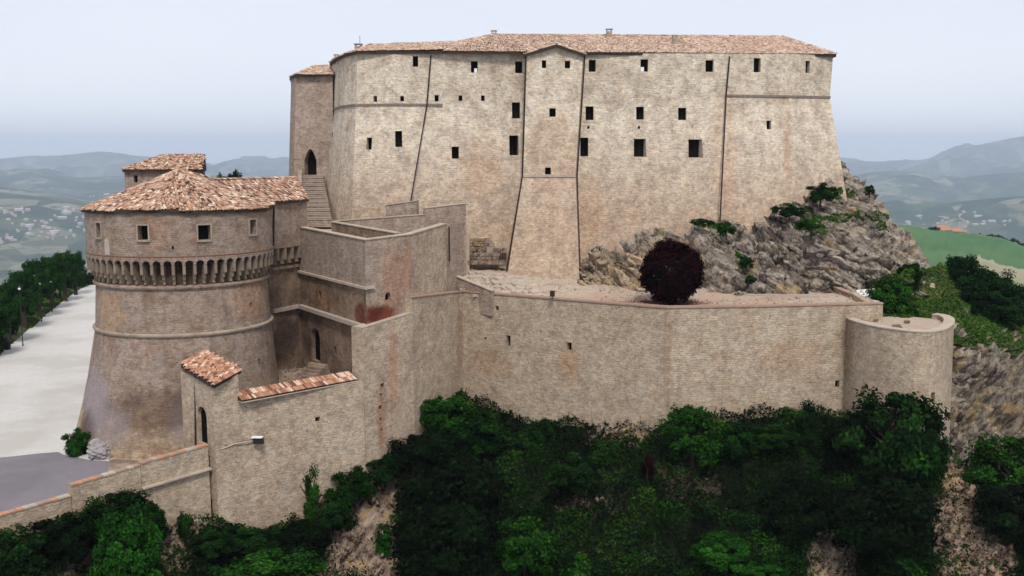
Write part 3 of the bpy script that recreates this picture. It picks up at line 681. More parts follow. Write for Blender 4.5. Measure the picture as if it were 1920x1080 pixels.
# ================================================================== KEEP
KEEP = empty('fortress_keep', (6, 108, 10))
tag(KEEP, 'huge pale stone keep with battered walls and long tiled roof, above the rocky crag', 'castle')
ZE = zp(100, 101)                                    # eaves height
cols = [  # eave px,Y | kink px,Y,z | foot px,Y
    (622, 112, 621, 112.0, 27.8, 588, 107.5),
    (632, 107.5, 630, 107.4, 27.8, 600, 103.0),
    (648, 103, 646, 102.8, 27.8, 622, 98.8),
    (670, 100.3, 668, 100.1, 27.8, 652, 96.0),
    (740, 99.7, 737, 99.5, 27.8, 705, 95.0),
    (808, 99.9, 800, 99.8, 27.8, 752, 95.6),
    (985, 101, 983, 100.8, 27.8, 938, 97.6),
    (1095, 101, 1091, 100.8, 27.8, 1082, 97.6),
    (1368, 101.2, 1361.5, 100.9, 28.75, 1347, 96.6),
    (1478, 101.6, 1475, 101.5, 28.7, 1480, 96.4),
    (1562, 103, 1556, 103.0, 28.7, 1622, 99.6)]
ZF = 8.0
top = [W(c[0], c[1], ZE) for c in cols]; kink = [W(c[2], c[3], c[4]) for c in cols]; foot = [W(c[5], c[6], ZF) for c in cols]
br_t = top[-1] + Vector((0.5, 17, 0)); bl_t = top[0] + Vector((1.0, 11, 0))
top += [br_t, bl_t]; kink += [Vector((br_t.x, br_t.y, 28.7)), Vector((bl_t.x, bl_t.y, 27.8))]; foot += [Vector((br_t.x + 3.5, br_t.y + 3, ZF)), Vector((bl_t.x - 2, bl_t.y + 3, ZF))]
n = len(top); kb = MB(); NR = 6
for q in range(NR): kb.v += [a.lerp(b, q / NR) for a, b in zip(foot, kink)]
kb.v += kink + top
kb.f = [tuple(range(n))[::-1], tuple(range((NR + 1) * n, (NR + 2) * n))]
for r_ in range(0, (NR + 1) * n, n):
    kb.f += [(r_ + i, r_ + (i + 1) % n, r_ + n + (i + 1) % n, r_ + n + i) for i in range(n)]
kw = [dict(r=r, d=0.8) for r in [(774, 105, 784, 125), (966, 115, 980, 137), (1104, 112, 1117, 134.5),
      (1323, 112.6, 1338, 134.6), (1413, 109, 1426, 135.6), (700, 180, 707, 191), (750.5, 180, 757.5, 190), (815, 178, 822.5, 190),
      (860, 179, 867, 189), (902, 179, 909, 189), (960, 192, 975.5, 222), (687, 258, 697, 280.5), (741, 245.5, 754, 275.5),
      (1098, 199.5, 1113, 225), (1193, 200, 1207.5, 224), (1271.6, 202, 1287, 225), (1437.6, 226, 1446, 242.6), (617, 249, 623, 277)]]
kw += [dict(r=(883, 114.5, 896, 136), d=0.8, bright=1), dict(r=(1201, 111, 1215.5, 134), d=0.8, bright=-1), dict(r=(1510, 114, 1518, 137), d=0.6)]
kw += [dict(r=r, d=1.3) for r in [(847, 275, 860.5, 297.5), (955, 254, 972.5, 291), (1088, 258, 1103, 293), ]]
kw += [dict(r=(1188.6, 260, 1212, 294.5), d=.9, splay=.17), dict(r=(1291, 261, 1317.7, 296), d=.9, splay=.2)]
kw += [dict(r=(1101, 236.5, 1105.5, 241.5), d=0.4), dict(r=(1196, 236.5, 1200.5, 241.5), d=0.4)]
open_wall('wall', kb, M['keep'], KEEP, kw)
# gabled stair turret in the middle of the front, flaring foot
bt = MB()
zg = zp(104, 99.8); zk = zp(330, 98.2)
ft = [W(984, 101.8, zg), W(988, 99.9, zg), W(1093, 99.9, zg), W(1097, 101.8, zg)]
mk = [W(979, 101.5, zk), W(981, 98.3, zk), W(1079, 98.3, zk), W(1083, 101.5, zk)]
bs = [W(944, 99, 9.5), W(944, 94.8, 9.5), W(1088, 94.8, 9.5), W(1092, 99, 9.5)]
ap = W(1043, 99.9, zp(87, 99.9)); ap2 = Vector((ap.x, 102.5, ap.z))
bt.v = bs + mk + ft + [ap, ap2]
bt.f = [(3, 2, 1, 0), (0, 1, 5, 4), (1, 2, 6, 5), (2, 3, 7, 6), (3, 0, 4, 7), (4, 5, 9, 8), (5, 6, 10, 9), (6, 7, 11, 10), (7, 4, 8, 11), (9, 10, 12), (11, 8, 13), (8, 9, 12, 13), (10, 11, 13, 12)]
open_wall('buttress_turret', bt, M['keep'], KEEP, [dict(r=(1016, 113, 1024, 127.5), d=0.6), dict(r=(1059, 114, 1069, 128), d=0.6), dict(r=(1030, 203, 1042, 219), d=0.7), dict(r=(1022, 314, 1033, 327), d=0.7)])
# left stair tower
st = MB(); zA = zp(142, 110)
a_t = [W(546, 112, zA), W(555, 109.5, zA), W(624, 109.0, zA), W(626, 118, zA), W(548, 118, zA)]
a_b = [W(536, 112, 8), W(546, 109.0, 8), W(624, 108.5, 8), W(626, 118, 8), W(540, 118, 8)]
st.prism(a_b, a_t)
open_wall('stair_tower', st, M['ravelin'], KEEP, [dict(r=(571, 279, 593.5, 328), d=1.2, arch='pointed', name='doorway')])
# string courses, each follows the wall
def strip_along(name, pts, hgt, out, mat, parent, th=0.05):
    mb = MB(); wall_strip(mb, [xy(p) for p in pts], [p.z - hgt / 2 for p in pts], [p.z + hgt / 2 for p in pts], th, out)
    return mb.build(name, mat, parent, uv=True)
strip_along('string_course', [kink[i] for i in range(0, 6)] + [W(830, 99.9, 27.8)], 0.2, 0.14, M['darktrim'], KEEP)
strip_along('string_course', [kink[i] for i in (8, 9, 10)], 0.2, 0.14, M['darktrim'], KEEP)
strip_along('string_course', [mk[1], mk[2]], 0.22, 0.14, M['trim'], KEEP)
mbs = MB(); pa, pb = W(549, 109.35, zp(298, 109.2)), W(622, 108.9, zp(298, 109)); mbs.box(pa.lerp(pb, .15), (pb - pa).length * .27, 0.1, 0.1); mbs.build('string_course', M['darktrim'], KEEP); mbs = MB().box(pa.lerp(pb, .83), (pb - pa).length * .3, 0.1, 0.1); mbs.build('string_course', M['darktrim'], KEEP)
# down pipes in the angles
def pipe(pts, r=0.075): 
    mb = MB(); mb.tube(pts, r, 8); return mb
for pts in ([W(808, 99.65, ZE - .3), W(800.5, 99.55, 27.8), P(770, 378, 96.8), P(762, 420, 96.0)],
            [W(986, 99.7, ZE - .5), W(979.5, 98.9, zk), W(944.5, 96.2, 10.4)],
            [W(1096.5, 99.9, ZE - .3), W(1082, 98.6, zk), W(1089, 95.0, 10.6)],
            [W(1368, 100.95, ZE - .3), W(1361.5, 100.6, 28.75), P(1350, 416, 97.5)]):
    pipe(pts).build('drainpipe', M['pipe'], KEEP)
# roofs
def roof(faces, name_mat, parent, tile_m, ridges=(), pitch=0.21, L=0.36, overhang_boards=True, r=0.1):
    mb = MB()
    for poly, ea, eb in faces: roof_solid(mb, poly)
    ro = mb.build('roof', M['deck'], parent)
    parts = [tile_rows(p, a, b, pitch, L) for p, a, b in faces] + [ridge_tiles(a, b) for a, b in ridges]
    lay_tiles('roof_tiles', parts, M[tile_m], ro, L, r)
    return ro
oh = 0.45; zo = ZE + 0.05
def ev(px, Y): return W(px, Y - oh, zo)
e0, e1, e2, e3, e4 = W(618, 112, zo - 0.02), W(628, 106.8, zo), W(647, 102.4, zo), ev(669, 100.2), ev(830, 100.0)
lr0, lr1 = P(690, 86, 105.5), P(860, 79, 106.0)
R0, R1 = P(925, 66, 109), P(1466, 69, 109.5)
e5, e6, e7, e8 = ev(985, 101.0), ev(1100, 101.0), ev(1370, 101.1), W(1568, 102.6, zo)
_n = (e8 - e4).cross(R0 - e4); _d = ray(1466, 69); R1 = Vector((0, 0, CZ)) + _d * ((e4 - Vector((0, 0, CZ))).dot(_n) / _d.dot(_n)); print('R1', R1)
bk = Vector((R0.x, 119.5, zo)); bk1 = Vector((e8.x + .6, 120.5, zo)); bk0 = Vector((e0.x + 1.2, 123.5, zo))
Rl = Vector((lr0.x + .5, 112, lr0.z)); 
faces = [([e4, e8, R1, R0], e4, e8), ([e3, e4, lr1, lr0], e3, e4), ([e2, e3, lr0], e2, e3), ([e1, e2, lr0], e1, e2), ([e0, e1, lr0], e0, e1), ([e4, R0, lr1], e4, R0),
         ([e8, bk1, R1], e8, bk1), ([bk1, bk, R0], bk1, bk), ([bk1, R0, R1], bk1, bk), ([bk, bk0, lr0, lr1], bk, bk0), ([bk0, e0, lr0], bk0, e0), ([bk, R0, lr1], bk, R0)]
kroof = roof(faces, '', KEEP, 'tile_keep', [(R0, R1), (e8, R1), (lr1, R0), (lr0, lr1), (e3, lr0), (e0, lr0)])
# turret gable roof, lapping into the main roof
gl, gr = W(983, 99.45, zg + 0.1), W(1098, 99.45, zg + 0.1); gp = Vector((ap.x, 99.45, ap.z + .14)); gp2 = Vector((ap.x, 103.6, ap.z + .14)); gl2 = Vector((gl.x, 103.6, gl.z)); gr2 = Vector((gr.x, 103.6, gr.z))
roof([([gl, gp, gp2, gl2], gl, gl2), ([gr, gp, gp2, gr2], gr, gr2)], '', KEEP, 'tile_keep', [(gp, gp2)])
# stair tower roof
s0, s1, s2, s3, s4 = W(544, 112, zA + .03), W(554, 109.0, zA + .03), W(626, 108.5, zA + .03), W(628, 118.4, zA + .03), W(545, 118.4, zA + .03); sa, sb_ = P(590, 124, 113.5), W(627, 113.5, zp(124, 113.5))
roof([([s0, s1, sa], s0, s1), ([s1, s2, sb_, sa], s1, s2), ([s3, s4, sa, sb_], s3, s4), ([s4, s0, sa], s4, s0)], '', KEEP, 'tile_keep', [(sa, sb_), (s1, sa)])
# chimneys: child of the roof
def chimney(px, pyb, pyt, Y, w, mat='ravelin', cap=True):
    a = P(px, pyb, Y); t = zp(pyt, Y); mb = MB(); h = t - a.z + 0.5
    mb.box((a.x, Y, a.z - .5 + (h - .25) / 2), w, w * .8, h - .25)
    if cap:
        for sx in (-1, 1): mb.box((a.x + sx * w * .38, Y, t - .17), w * .16, w * .8, .16)
        mb.box((a.x, Y, t - .045), w * 1.2, w * 1.0, .09)
    mb.build('chimney', M[mat], kroof, uv=True)
chimney(926, 68, 57, 109, 0.55); chimney(1142, 66, 54, 109, 0.6); chimney(1265, 78, 66, 106, 0.5)
chimney(749, 88, 76, 105.5, 1.3, cap=False); chimney(672, 90, 82, 104, 0.7); chimney(631, 112, 102, 109, 0.45)
ant = MB(); q = P(675, 84, 104); ant.tube([q - Vector((0, 0, .3)), q + Vector((0, 0, .9))], .025, 6); ant.build('lightning_rod', M['black'], kroof)

# flight of steps up to the pointed door
STA = empty('stair_flight', tuple(P(590, 400, 101))); tag(STA, 'long stone stair flight climbing to the pointed arched doorway of the keep', 'stairs')
nst = 22
for i in range(nst):
    t = i / (nst - 1); Y = lerp(100.0, 108.6, t); z = lerp(16.6, 20.7, t); zz = 15.9
    x0 = W(lerp(566, 563, t), Y, z).x; x1 = W(lerp(622, 606, t), Y, z).x
    mb = MB(); dy = 8.6 / (nst - 1); mb.box(((x0 + x1) / 2, Y + dy / 2, (z + zz) / 2), x1 - x0, dy - 0.004, z - zz)
    mb.box(((x0 + x1) / 2, Y + dy / 2 - .03, z + .032), x1 - x0 + .04, dy + .04, .06)
    mb.build('step', M['trim'] if i % 2 else M['ravelin'], STA, uv=True)
mb = MB(); mb.v = []; 
xa = lambda Y, z: W(560, Y, z).x
mb.prism([Vector((xa(100, 16) - .2, 99.9, 12)), Vector((xa(100, 16) + .25, 99.9, 12)), Vector((xa(108, 20) + .25, 108.8, 12)), Vector((xa(108, 20) - .2, 108.8, 12))],
         [Vector((xa(100, 16) - .2, 99.9, 17.2)), Vector((xa(100, 16) + .25, 99.9, 17.2)), Vector((xa(108, 20) + .25, 108.8, 21.5)), Vector((xa(108, 20) - .2, 108.8, 21.5))])
mb.build('side_wall', M['ravelin'], STA, uv=True)

# ================================================================== ROUND TOWER
TX, TY = W(345, 83, 12).x, 83.0
M['trim2'] = plain_mat('worn_string_stone', (0.36, 0.29, 0.225), (0.2, 0.155, 0.12), 1.1); M['brownstring'] = plain_mat('brown_string_brick', (0.2, 0.1, 0.07), (0.13, 0.08, 0.06), 1.1)
RT = empty('round_tower', (TX, TY, 0)); tag(RT, 'big brown round tower with arched corbel ring and conical tiled roof, beside the road', 'tower')
CEN = (TX, TY, 7.0)
up = MB().lathe(TX, TY, [(7.25, 15.3), (7.28, 18.85)], 96)
open_wall('upper_drum', up, M['tower'], RT, [dict(r=(181, 418, 190, 445), d=.7, frame=1), dict(r=(259, 423, 278, 450), d=.7, frame=1), dict(r=(371, 422, 394.5, 450), d=.7, frame=1),
          dict(r=(467.5, 412, 479.5, 439.5), d=.7, frame=1), dict(r=(322, 461, 326, 468), d=.4)], CEN)
sh = MB().lathe(TX, TY, [(8.7, -1.0), (8.3, 1.2), (7.9, 3.0), (7.5, 5.2), (7.2, 7.3), (6.92, 9.3), (6.72, 13.0), (6.72, 13.12)], 96)
M['soot_shade'] = stone_mat('soot_shade_masonry', (0.15, 0.10, 0.07), (0.10, 0.07, 0.05), (0.05, 0.038, 0.03), patch=.8, seed=8, row=.2)  # soot tone plus recess shade painted in, so gaps behind arches go dark
MB().lathe(TX, TY, [(6.35, 12.6), (6.35, 15.28)], 96).build('neck', M['soot_shade'], RT, uv=True, centre=CEN)
for v in sh.v:
    v.x -= max(0, 9.3 - v.z) * .055
open_wall('shaft', sh, M['tower'], RT, [dict(r=(469, 567, 473, 575), d=.4), dict(r=(485, 672, 489, 684), d=.4)], CEN)
for (r0, z0, hh, m_, k) in ((6.72, 12.95, .28, 'tower', .22), (6.93, 9.3, .28, 'trim2', .2), (7.25, 15.36, .12, 'brownstring', .09)):
    MB().lathe(TX, TY, [(r0 - .1, z0 - hh / 2), (r0 + k * .7, z0 - hh / 2), (r0 + k, z0 - hh * .1), (r0 + k, z0 + hh * .25), (r0 + k * .4, z0 + hh / 2), (r0 - .1, z0 + hh / 2)], 96).build('string_course', M[m_], RT, uv=True, centre=CEN)
M['corbel'] = plain_mat('corbel_stone', (0.27, 0.21, 0.155), (0.13, 0.10, 0.075), 1.3)
# corbel ring
NC = 58; dA = 2 * math.pi / NC
cb = MB(); w_ = 0.15
for (ra, za, zb_) in ((7.28, 14.0, 14.75), (7.0, 13.6, 14.0), (6.8, 13.2, 13.6)):
    cb.box(((6.3 + ra) / 2, 0, (za + zb_) / 2), ra - 6.3, 0.22 - (7.3 - ra) * .08, zb_ - za - .004)
cme = bpy.data.meshes.new('corbel'); cme.from_pydata([tuple(v) for v in cb.v], [], cb.f); cme.update(); cme.materials.append(M['corbel']); box_uv(cme)
am = MB(); hw = 7.32 * math.tan(dA / 2) + .01; op = hw - .10
prof = [(-hw, 15.3), (-hw, 14.75), (-op, 14.75)] + [(-op * math.cos(math.pi * q / 8), 14.78 + op * math.sin(math.pi * q / 8) * 0.95) for q in range(1, 8)] + [(op, 14.75), (hw, 14.75), (hw, 15.3)]
am.prism([Vector((7.05, a, b)) for a, b in prof], [Vector((7.32, a, b)) for a, b in prof])
ame = bpy.data.meshes.new('arch'); ame.from_pydata([tuple(v) for v in am.v], [], am.f); ame.update(); ame.materials.append(M['tower']); box_uv(ame)
for k in range(NC):
    a = k * dA - math.pi / 2
    rel = (a - math.atan2(-TY, -TX) + math.pi) % (2 * math.pi) - math.pi
    if abs(rel) > math.radians(125): continue
    for me_, nm, off in ((cme, 'corbel', 0), (ame, 'arch', dA / 2)):
        o = bpy.data.objects.new(nm, me_); COL.objects.link(o); o.parent = RT; o.rotation_euler.z = a + off; o.location = (0, 0, 0)
# pale patch of a blocked niche
nb = P(206, 464, 76.9); nd = Vector((nb.x - TX, nb.y - TY, 0)).normalized(); nc_ = Vector((TX, TY, nb.z)) + nd * 7.28; axn = Matrix((Vector((-nd.y, nd.x, 0)), nd, Vector((0, 0, 1)))).transposed()
MB().box(nc_, .5, .08, 1.1, axn).box(nc_ + Vector((0, 0, .62)), .34, .08, .14, axn).build('blocked_niche', M['trim'], RT)
# cone roof, wavy old eaves
NFc = 20; ze = 18.86; apx = Vector((TX, TY, zp(319, TY))); rim = []
for k in range(NFc):
    a = 2 * math.pi * k / NFc + .1; rim.append(Vector((TX + 7.5 * math.cos(a), TY + 7.5 * math.sin(a), ze + .07 * math.sin(3 * a) + .05 * math.sin(7 * a) - .05)))
fcs = [([rim[k], rim[(k + 1) % NFc], apx], rim[k], rim[(k + 1) % NFc]) for k in range(NFc)]
# square turret joined on the right of the drum
b0, b1 = W(515, 87.6, 19), W(575, 91.6, 19); dd = (b1 - b0).normalized(); bn = Vector((dd.y, -dd.x, 0))
bb = MB(); bq = [b0 - dd * 1.5, b1, b1 - bn * 8, b0 - bn * 8 - dd * 1.5]
bb.prism([Vector((p.x, p.y, 14.9)) for p in bq], [Vector((p.x, p.y, 19.05)) for p in bq]); bb.build('side_turret', M['tower'], RT, uv=True)
lw = MB(); lq = [b0 - dd * 2 - bn * .6, b1 - bn * .6, b1 - bn * 8, b0 - bn * 8 - dd * 1.5]
lw.prism([Vector((p.x, p.y, 3)) for p in lq], [Vector((p.x, p.y, 14.88)) for p in lq]); lw.build('turret_base', M['brown_wall'], RT, uv=True)
sb2 = MB(); wall_strip(sb2, [xy(b0 - dd * .6 - bn * .55), xy(b1 - bn * .55)], 13.3, 14.87, .3); sb2.build('neck', M['soot_shade'], RT, uv=True)  # dark panel added behind the corbels to paint the gap shade
axb = Matrix((dd, -bn, Vector((0, 0, 1)))).transposed()
for k in range(5):
    c = b0 + dd * (0.25 + k * ((b1 - b0).length - .4) / 4)
    o = MB().box(Vector((c.x, c.y, 14.35)) - bn * .3, .24, .66, 1.0, axb).box(Vector((c.x, c.y, 13.65)) - bn * .45, .2, .4, .38, axb).build('corbel', M['corbel'], RT, uv=True)
strip_along('string_course', [Vector((b0.x, b0.y, 13.1)) - bn * .6, Vector((b1.x, b1.y, 13.1)) - bn * .6], .25, .2, M['tower'], RT)
rk0 = P(402, 338, 85.5); rk1 = P(556, 334, 95.0); tb0, tb1 = W(508, 86.9, ze + .12) , W(579, 91.3, ze + .2); tb2 = tb1 - bn * 9; tb3 = tb0 - bn * 9
roof(fcs + [([tb0, tb1, rk1, rk0], tb0, tb1), ([tb1, tb2, rk1], tb1, tb2), ([tb2, tb3, rk0, rk1], tb2, tb3)], '', RT, 'tile', [(rk0, rk1), (apx, rk0)] + [(rim[k], apx) for k in range(0, NFc, 4)], pitch=.215, L=.35, r=.11)
pipe([P(503, 498, 87.0), P(501, 540, 86.6), P(502, 600, 86.0), P(507, 692, 85.0)], .09).build('drainpipe', M['pipe'], RT)
pipe([P(513.5, 384, 86.6), P(512, 478, 86.6)], .09).build('drainpipe', M['pipe'], RT)

# boulders and weeds at the tower foot
def boulder(loc, s, seed, mat, label, cat='boulder', squash=.8):
    import bmesh
    b_ = bmesh.new(); bmesh.ops.create_icosphere(b_, subdivisions=4, radius=1); V = np.array([v.co[:] for v in b_.verts]); d = rock_disp(V * 1.6 + seed * 9, .28, .8, .3, seed); V = V * (1 + d[:, None]); V[:, 2] *= squash
    for v, c in zip(b_.verts, V): v.co = c * s
    me = bpy.data.meshes.new('boulder'); b_.to_mesh(me); b_.free(); o = link('boulder', me, M[mat]); o.location = loc; tag(o, label, cat); return o
boulder(P(186, 846, 75.3) , 1.05, 3, 'greyrock', 'grey boulder at the foot of the round tower, right of the mossy bush', squash=1.0)

# building behind the tower
GB = empty('gate_building', tuple(W(300, 108, 8))); tag(GB, 'small brown building with a low tiled roof behind the round tower', 'building')
zb0 = zp(319, 104.0); q0, q1 = W(233, 104, zb0), W(376, 104, zb0); q2, q3 = W(384, 112, zb0), W(236, 112, zb0)
g = MB().prism([Vector((p.x, p.y, 5)) for p in (q0, q1, q2, q3)], [q0, q1, q2, q3])
open_wall('wall', g, M['tower'], GB, [dict(r=(251, 329, 258, 342), d=.6)])
r0_, r1_ = P(305, 292, 108.5), P(384, 291, 108.5); E = [W(229, 103.6, zb0 + .04), W(379, 103.6, zb0 + .04), W(387, 112.4, zb0 + .04), W(232, 112.4, zb0 + .04)]
roof([([E[0], E[1], r1_, r0_], E[0], E[1]), ([E[3], E[0], r0_], E[3], E[0]), ([E[2], E[3], r0_, r1_], E[2], E[3]), ([E[1], E[2], r1_], E[1], E[2])], '', GB, 'tile', [(r0_, r1_), (E[0], r0_)])

# ================================================================== TERRACED RAVELIN between tower and keep
RV = empty('ravelin', tuple(W(690, 90, 8))); tag(RV, 'angular stone ravelin with walled walkway on top, joining the round tower to the keep', 'bastion')
va, vb, vc, vd_, ve = [xy(p) for p in (b0 - bn * .6, W(562, 91.2, 12.5), W(686, 79.7, 12.5), W(772, 84.2, 12.5), W(838, 92.3, 12.5))]
TW = 16.4
# upper walls
m1 = MB(); wall_strip(m1, [vb, vc], 12.55, [16.5, 16.3], .55, nxt=vd_)
m1.build('upper_wall', M['ravelin'], RV, uv=True)
m2 = MB(); wall_strip(m2, [vc, vd_], 9.3, [16.3, 16.4], .55, prev=vb)
open_wall('upper_wall', m2, M['ravelin2'], RV, [dict(r=(722, 548, 733, 563), d=.45, arch='round')])
m3 = MB(); wall_strip(m3, [vd_ + Vector((.01, 0, 0)), ve], 9.0, [16.4, zp(420, 92.3)], .5); m3.build('upper_wall', M['curtain'], RV, uv=True)
# lower court walls (brown, darker stone)
m4 = MB(); wall_strip(m4, [vb - (vc - vb).normalized() * .2, vc - (vc - vb).normalized() * .006], 3.0, 12.53, .55, nxt=vd_)
open_wall('court_wall', m4, M['brown_wall'], RV, [dict(r=(584, 615, 600, 677), d=.45, arch='round', name='doorway'), dict(r=(625, 650, 631, 666), d=.5), dict(r=(597, 546, 602, 561), d=.4), dict(r=(545, 672, 550, 678), d=.3)])
s1_ = [Vector((b0.x, b0.y, 9.4)) - bn * .6, Vector((vb.x, vb.y, 9.4)), Vector((vc.x, vc.y, 9.4))]
sc = MB(); wall_strip(sc, [s1_[0] , s1_[1]], 9.22, 9.55, .05, .2); sc.build('string_course', M['trim'], RV, uv=True)
sc = MB(); wall_strip(sc, [s1_[1] + Vector((.02, 0, 0)), s1_[2]], 9.22, 9.55, .05, .42); sc.build('string_course', M['trim'], RV, uv=True)
sc = MB(); wall_strip(sc, [vb, vc, vc + (vd_ - vc) * .15], 12.42, 12.62, .05, .24); sc.build('string_course', M['palecoping'], RV, uv=True)
# brick patches worn out of the corner
def patch(name, poly_px, mat, Yf, parent, thick=.06):
    pts = [P(px, py, Yf(px)) for px, py in poly_px]; c = sum(pts, Vector()) / len(pts)
    nrm = (pts[1] - pts[0]).cross(pts[2] - pts[0]).normalized(); 
    if nrm.y > 0: nrm = -nrm
    mb = MB(); mb.prism([p - nrm * .3 for p in pts], [p + nrm * thick for p in pts]); return mb.build(name, M[mat], parent, uv=True)
def plane_y(pa, pb):
    def f(px):
        # distance at which sight column px meets the plan line pa-pb (height 9)
        k = (px - 960) / F
        A, B = xy(pa), xy(pb); d = B - A
        # x = k*(Y*CP + 14*SP)
        t = (k * (A.y * CP + 14 * SP) - A.x) / (d.x - k * d.y * CP); return A.y + d.y * t
    return f
fy = plane_y(vc, vd_); fyc = plane_y(vb, vc)
# deck and low inner parapets
dk = MB(); back = [ve + Vector((0, 6, 0)), W(770, 99, 15), W(560, 101, 15)]
ins = offset_poly([vb, vc, vd_, ve], .53)
dp = [Vector((p.x, p.y, 0)) for p in ins + back]
dk.prism([Vector((p.x, p.y, 4)) for p in dp], [Vector((p.x, p.y, 15.25)) for p in dp]); dk.build('walkway', M['concrete'], RV)
def coping(pts, z, w, parent, mat='palecoping', h=.09, over=.07):
    mb = MB(); z = z if isinstance(z, (list, tuple)) else [z] * len(pts); wall_strip(mb, pts, [q + .004 for q in z], [q + h for q in z], w + over, over); return mb.build('coping', M[mat], parent, uv=True)
coping([vb, vc, vd_, ve], [16.5, 16.3, 16.4, zp(420, 92.3)], .55, RV)
# inner brownish wall of the walkway
iw = MB(); ia, ib = W(622, 94.5, 15), W(742, 86.2, 15); wall_strip(iw, [ia, ib], 15, [16.75, 16.35], .35); iw.build('inner_parapet', M['brown_wall'], RV, uv=True); coping([ia, ib], [16.75, 16.35], .35, RV)
# ramp parapet rising towards the keep
rpz = MB(); RPp = [W(622, 96.2, 16), W(740, 94.2, 16), W(797, 93.4, 16)]
wall_strip(rpz, RPp, 13, [zp(416, 96.2), zp(407, 94.2), zp(403, 93.4)], .45); wall_strip(rpz, [W(797.3, 93.4, 16), W(874, 95.6, 16)], 9.5, [zp(391, 93.4), zp(382, 95.6)], .45)
RP = rpz.build('ramp_parapet', M['ravelin'], None, uv=True); tag(RP, 'stepped ramp parapet with pale coping at the foot of the keep, above the ravelin', 'wall')
coping(RPp, [zp(416, 96.2), zp(407, 94.2), zp(403, 93.4)], .45, RP); coping([W(797.3, 93.4, 16), W(874, 95.6, 16)], [zp(391, 93.4), zp(382, 95.6)], .45, RP)
bp_ = MB(); wall_strip(bp_, [W(724, 96.0, 17), W(782, 95.2, 17)], 14, [zp(385, 96.0), zp(377, 95.2)], .5); BP = bp_.build('wall_block', M['ravelin'], None, uv=True); tag(BP, 'short brownish block of wall standing behind the ramp parapet against the keep', 'wall'); coping([W(724, 96.0, 17), W(782, 95.2, 17)], [zp(385, 96.0), zp(377, 95.2)], .5, BP)
# wing wall right of the ravelin
ww = MB(); wall_strip(ww, [W(842, 92.6, 14), W(870, 95.4, 14)], 9.0, [zp(420, 92.6), zp(418, 95.2)], .5); WW = ww.build('wing_wall', M['ravelin'], None, uv=True); tag(WW, 'narrow wing wall in the angle between ravelin and terrace, beside a dark pipe', 'wall')
pipe([P(842, 425, 92.2), P(843, 490, 92.1)], .07).build('drainpipe', M['pipe'], WW)
# walk surface between parapet and keep
wk = MB(); wq = [W(560, 97, 15.6), W(745, 93.8, 15.6), W(880, 96.4, 15.6), W(880, 101, 15.6), W(560, 112, 15.6)]
wk.prism([Vector((p.x, p.y, 8)) for p in wq], [Vector((p.x, p.y, 15.7)) for p in wq]); o = wk.build('walkway', M['gravel']); tag(o, kind='structure')
# person-sized dark post at the walkway end
pp = P(580, 424, 92.6); o = MB().tube([Vector((pp.x, pp.y, 15.25)), Vector((pp.x, pp.y, 16.2))], .09, 8).box((pp.x, pp.y, 16.35), .34, .2, .28).build('floodlight', M['black']); tag(o, 'small black floodlight on the ravelin walkway beside the tower roof', 'floodlight')

# ================================================================== CURTAIN WALL, left part
CW = empty('curtain_wall', tuple(W(560, 76, -3))); tag(CW, 'tall stone curtain wall from the little gatehouse to the long rampart', 'wall')
c0, c1 = xy(W(402, 71, 2)), xy(W(679, 78.6, 9.4)); c2 = xy(W(772, 83.3, 9)); c3 = xy(W(868, 93.0, 10))
gk = xy(W(450, 72.4, 3))
k1 = MB(); wall_strip(k1, [gk, c1], -14, [5.1, 5.2], .7, 0, 0.5)
open_wall('wall', k1, M['curtain'], CW, [dict(r=(591, 782, 600, 791), d=.5)])
k1b = MB(); wall_strip(k1b, [c0, gk - (gk - c0).normalized() * .004], -14, [zp(716, 71) - .45, zp(690, 72.4) - .45], .7, 0, 0.5); k1b.build('wall', M['curtain'], CW, uv=True)
k2 = MB(); wall_strip(k2, [c1 + (c2 - c1).normalized() * .01, c2], -14, [9.45, 9.9], 1.2, 0, .5)
open_wall('wall', k2, M['curtain'], CW, [dict(r=(714, 719, 721, 726), d=.5), dict(r=(712.5, 737, 717, 743), d=.4), dict(r=(710.5, 760, 716, 768), d=.4), dict(r=(712, 783, 716, 789), d=.3), dict(r=(713, 803, 717, 809), d=.3)])
k3 = MB(); wall_strip(k3, [c2 + (c3 - c2).normalized() * .01, c3], -14, [11.2, 10.4], .9, 0, .4); k3.build('wall', M['curtain'], CW, uv=True)
coping([c1, c2], [9.45, 9.9], 1.0, CW, 'palecoping', .07, .03); coping([c2, c3], [11.2, 10.4], .6, CW, 'coping', .10)
fy2 = plane_y(c1, c2)
# tiled coping: individual tiles in two rows
tq0, tq1 = W(452, 71.9, 5.15), W(668, 78.5, 5.25); td = (tq1 - tq0).normalized(); tn = Vector((-td.y, td.x, 0))
slab = MB(); wall_strip(slab, [xy(tq0), xy(tq1)], [5.12, 5.22], [5.2, 5.3], 1.15, .12); slab.add([], []); cs = slab.build('coping_bed', M['palecoping'], CW, uv=True)
upv = (tn * 1.05 + Vector((0, 0, .42))).normalized(); nv_ = td.cross(upv).normalized(); nv_ = nv_ if nv_.z > 0 else -nv_
one = np.zeros((1, 12)); one[0, 3:6] = (1, 0, 0); one[0, 6:9] = (0, 1, 0); one[0, 9:12] = (0, 0, 1)
V1, F1, _, _ = tile_mesh_arrays(one, .6, .094)
tms = []
for k in range(6):
    me = bpy.data.meshes.new('tile'); me.from_pydata([tuple(v) for v in V1], [], [tuple(f) for f in F1]); me.update(); at = me.attributes.new('tint', 'FLOAT', 'FACE'); at.data.foreach_set('value', np.full(len(F1), k / 5, dtype=np.float32)); me.materials.append(M['tile_red']); tms.append(me)
rw = MB(); L_ = (tq1 - tq0).length; 
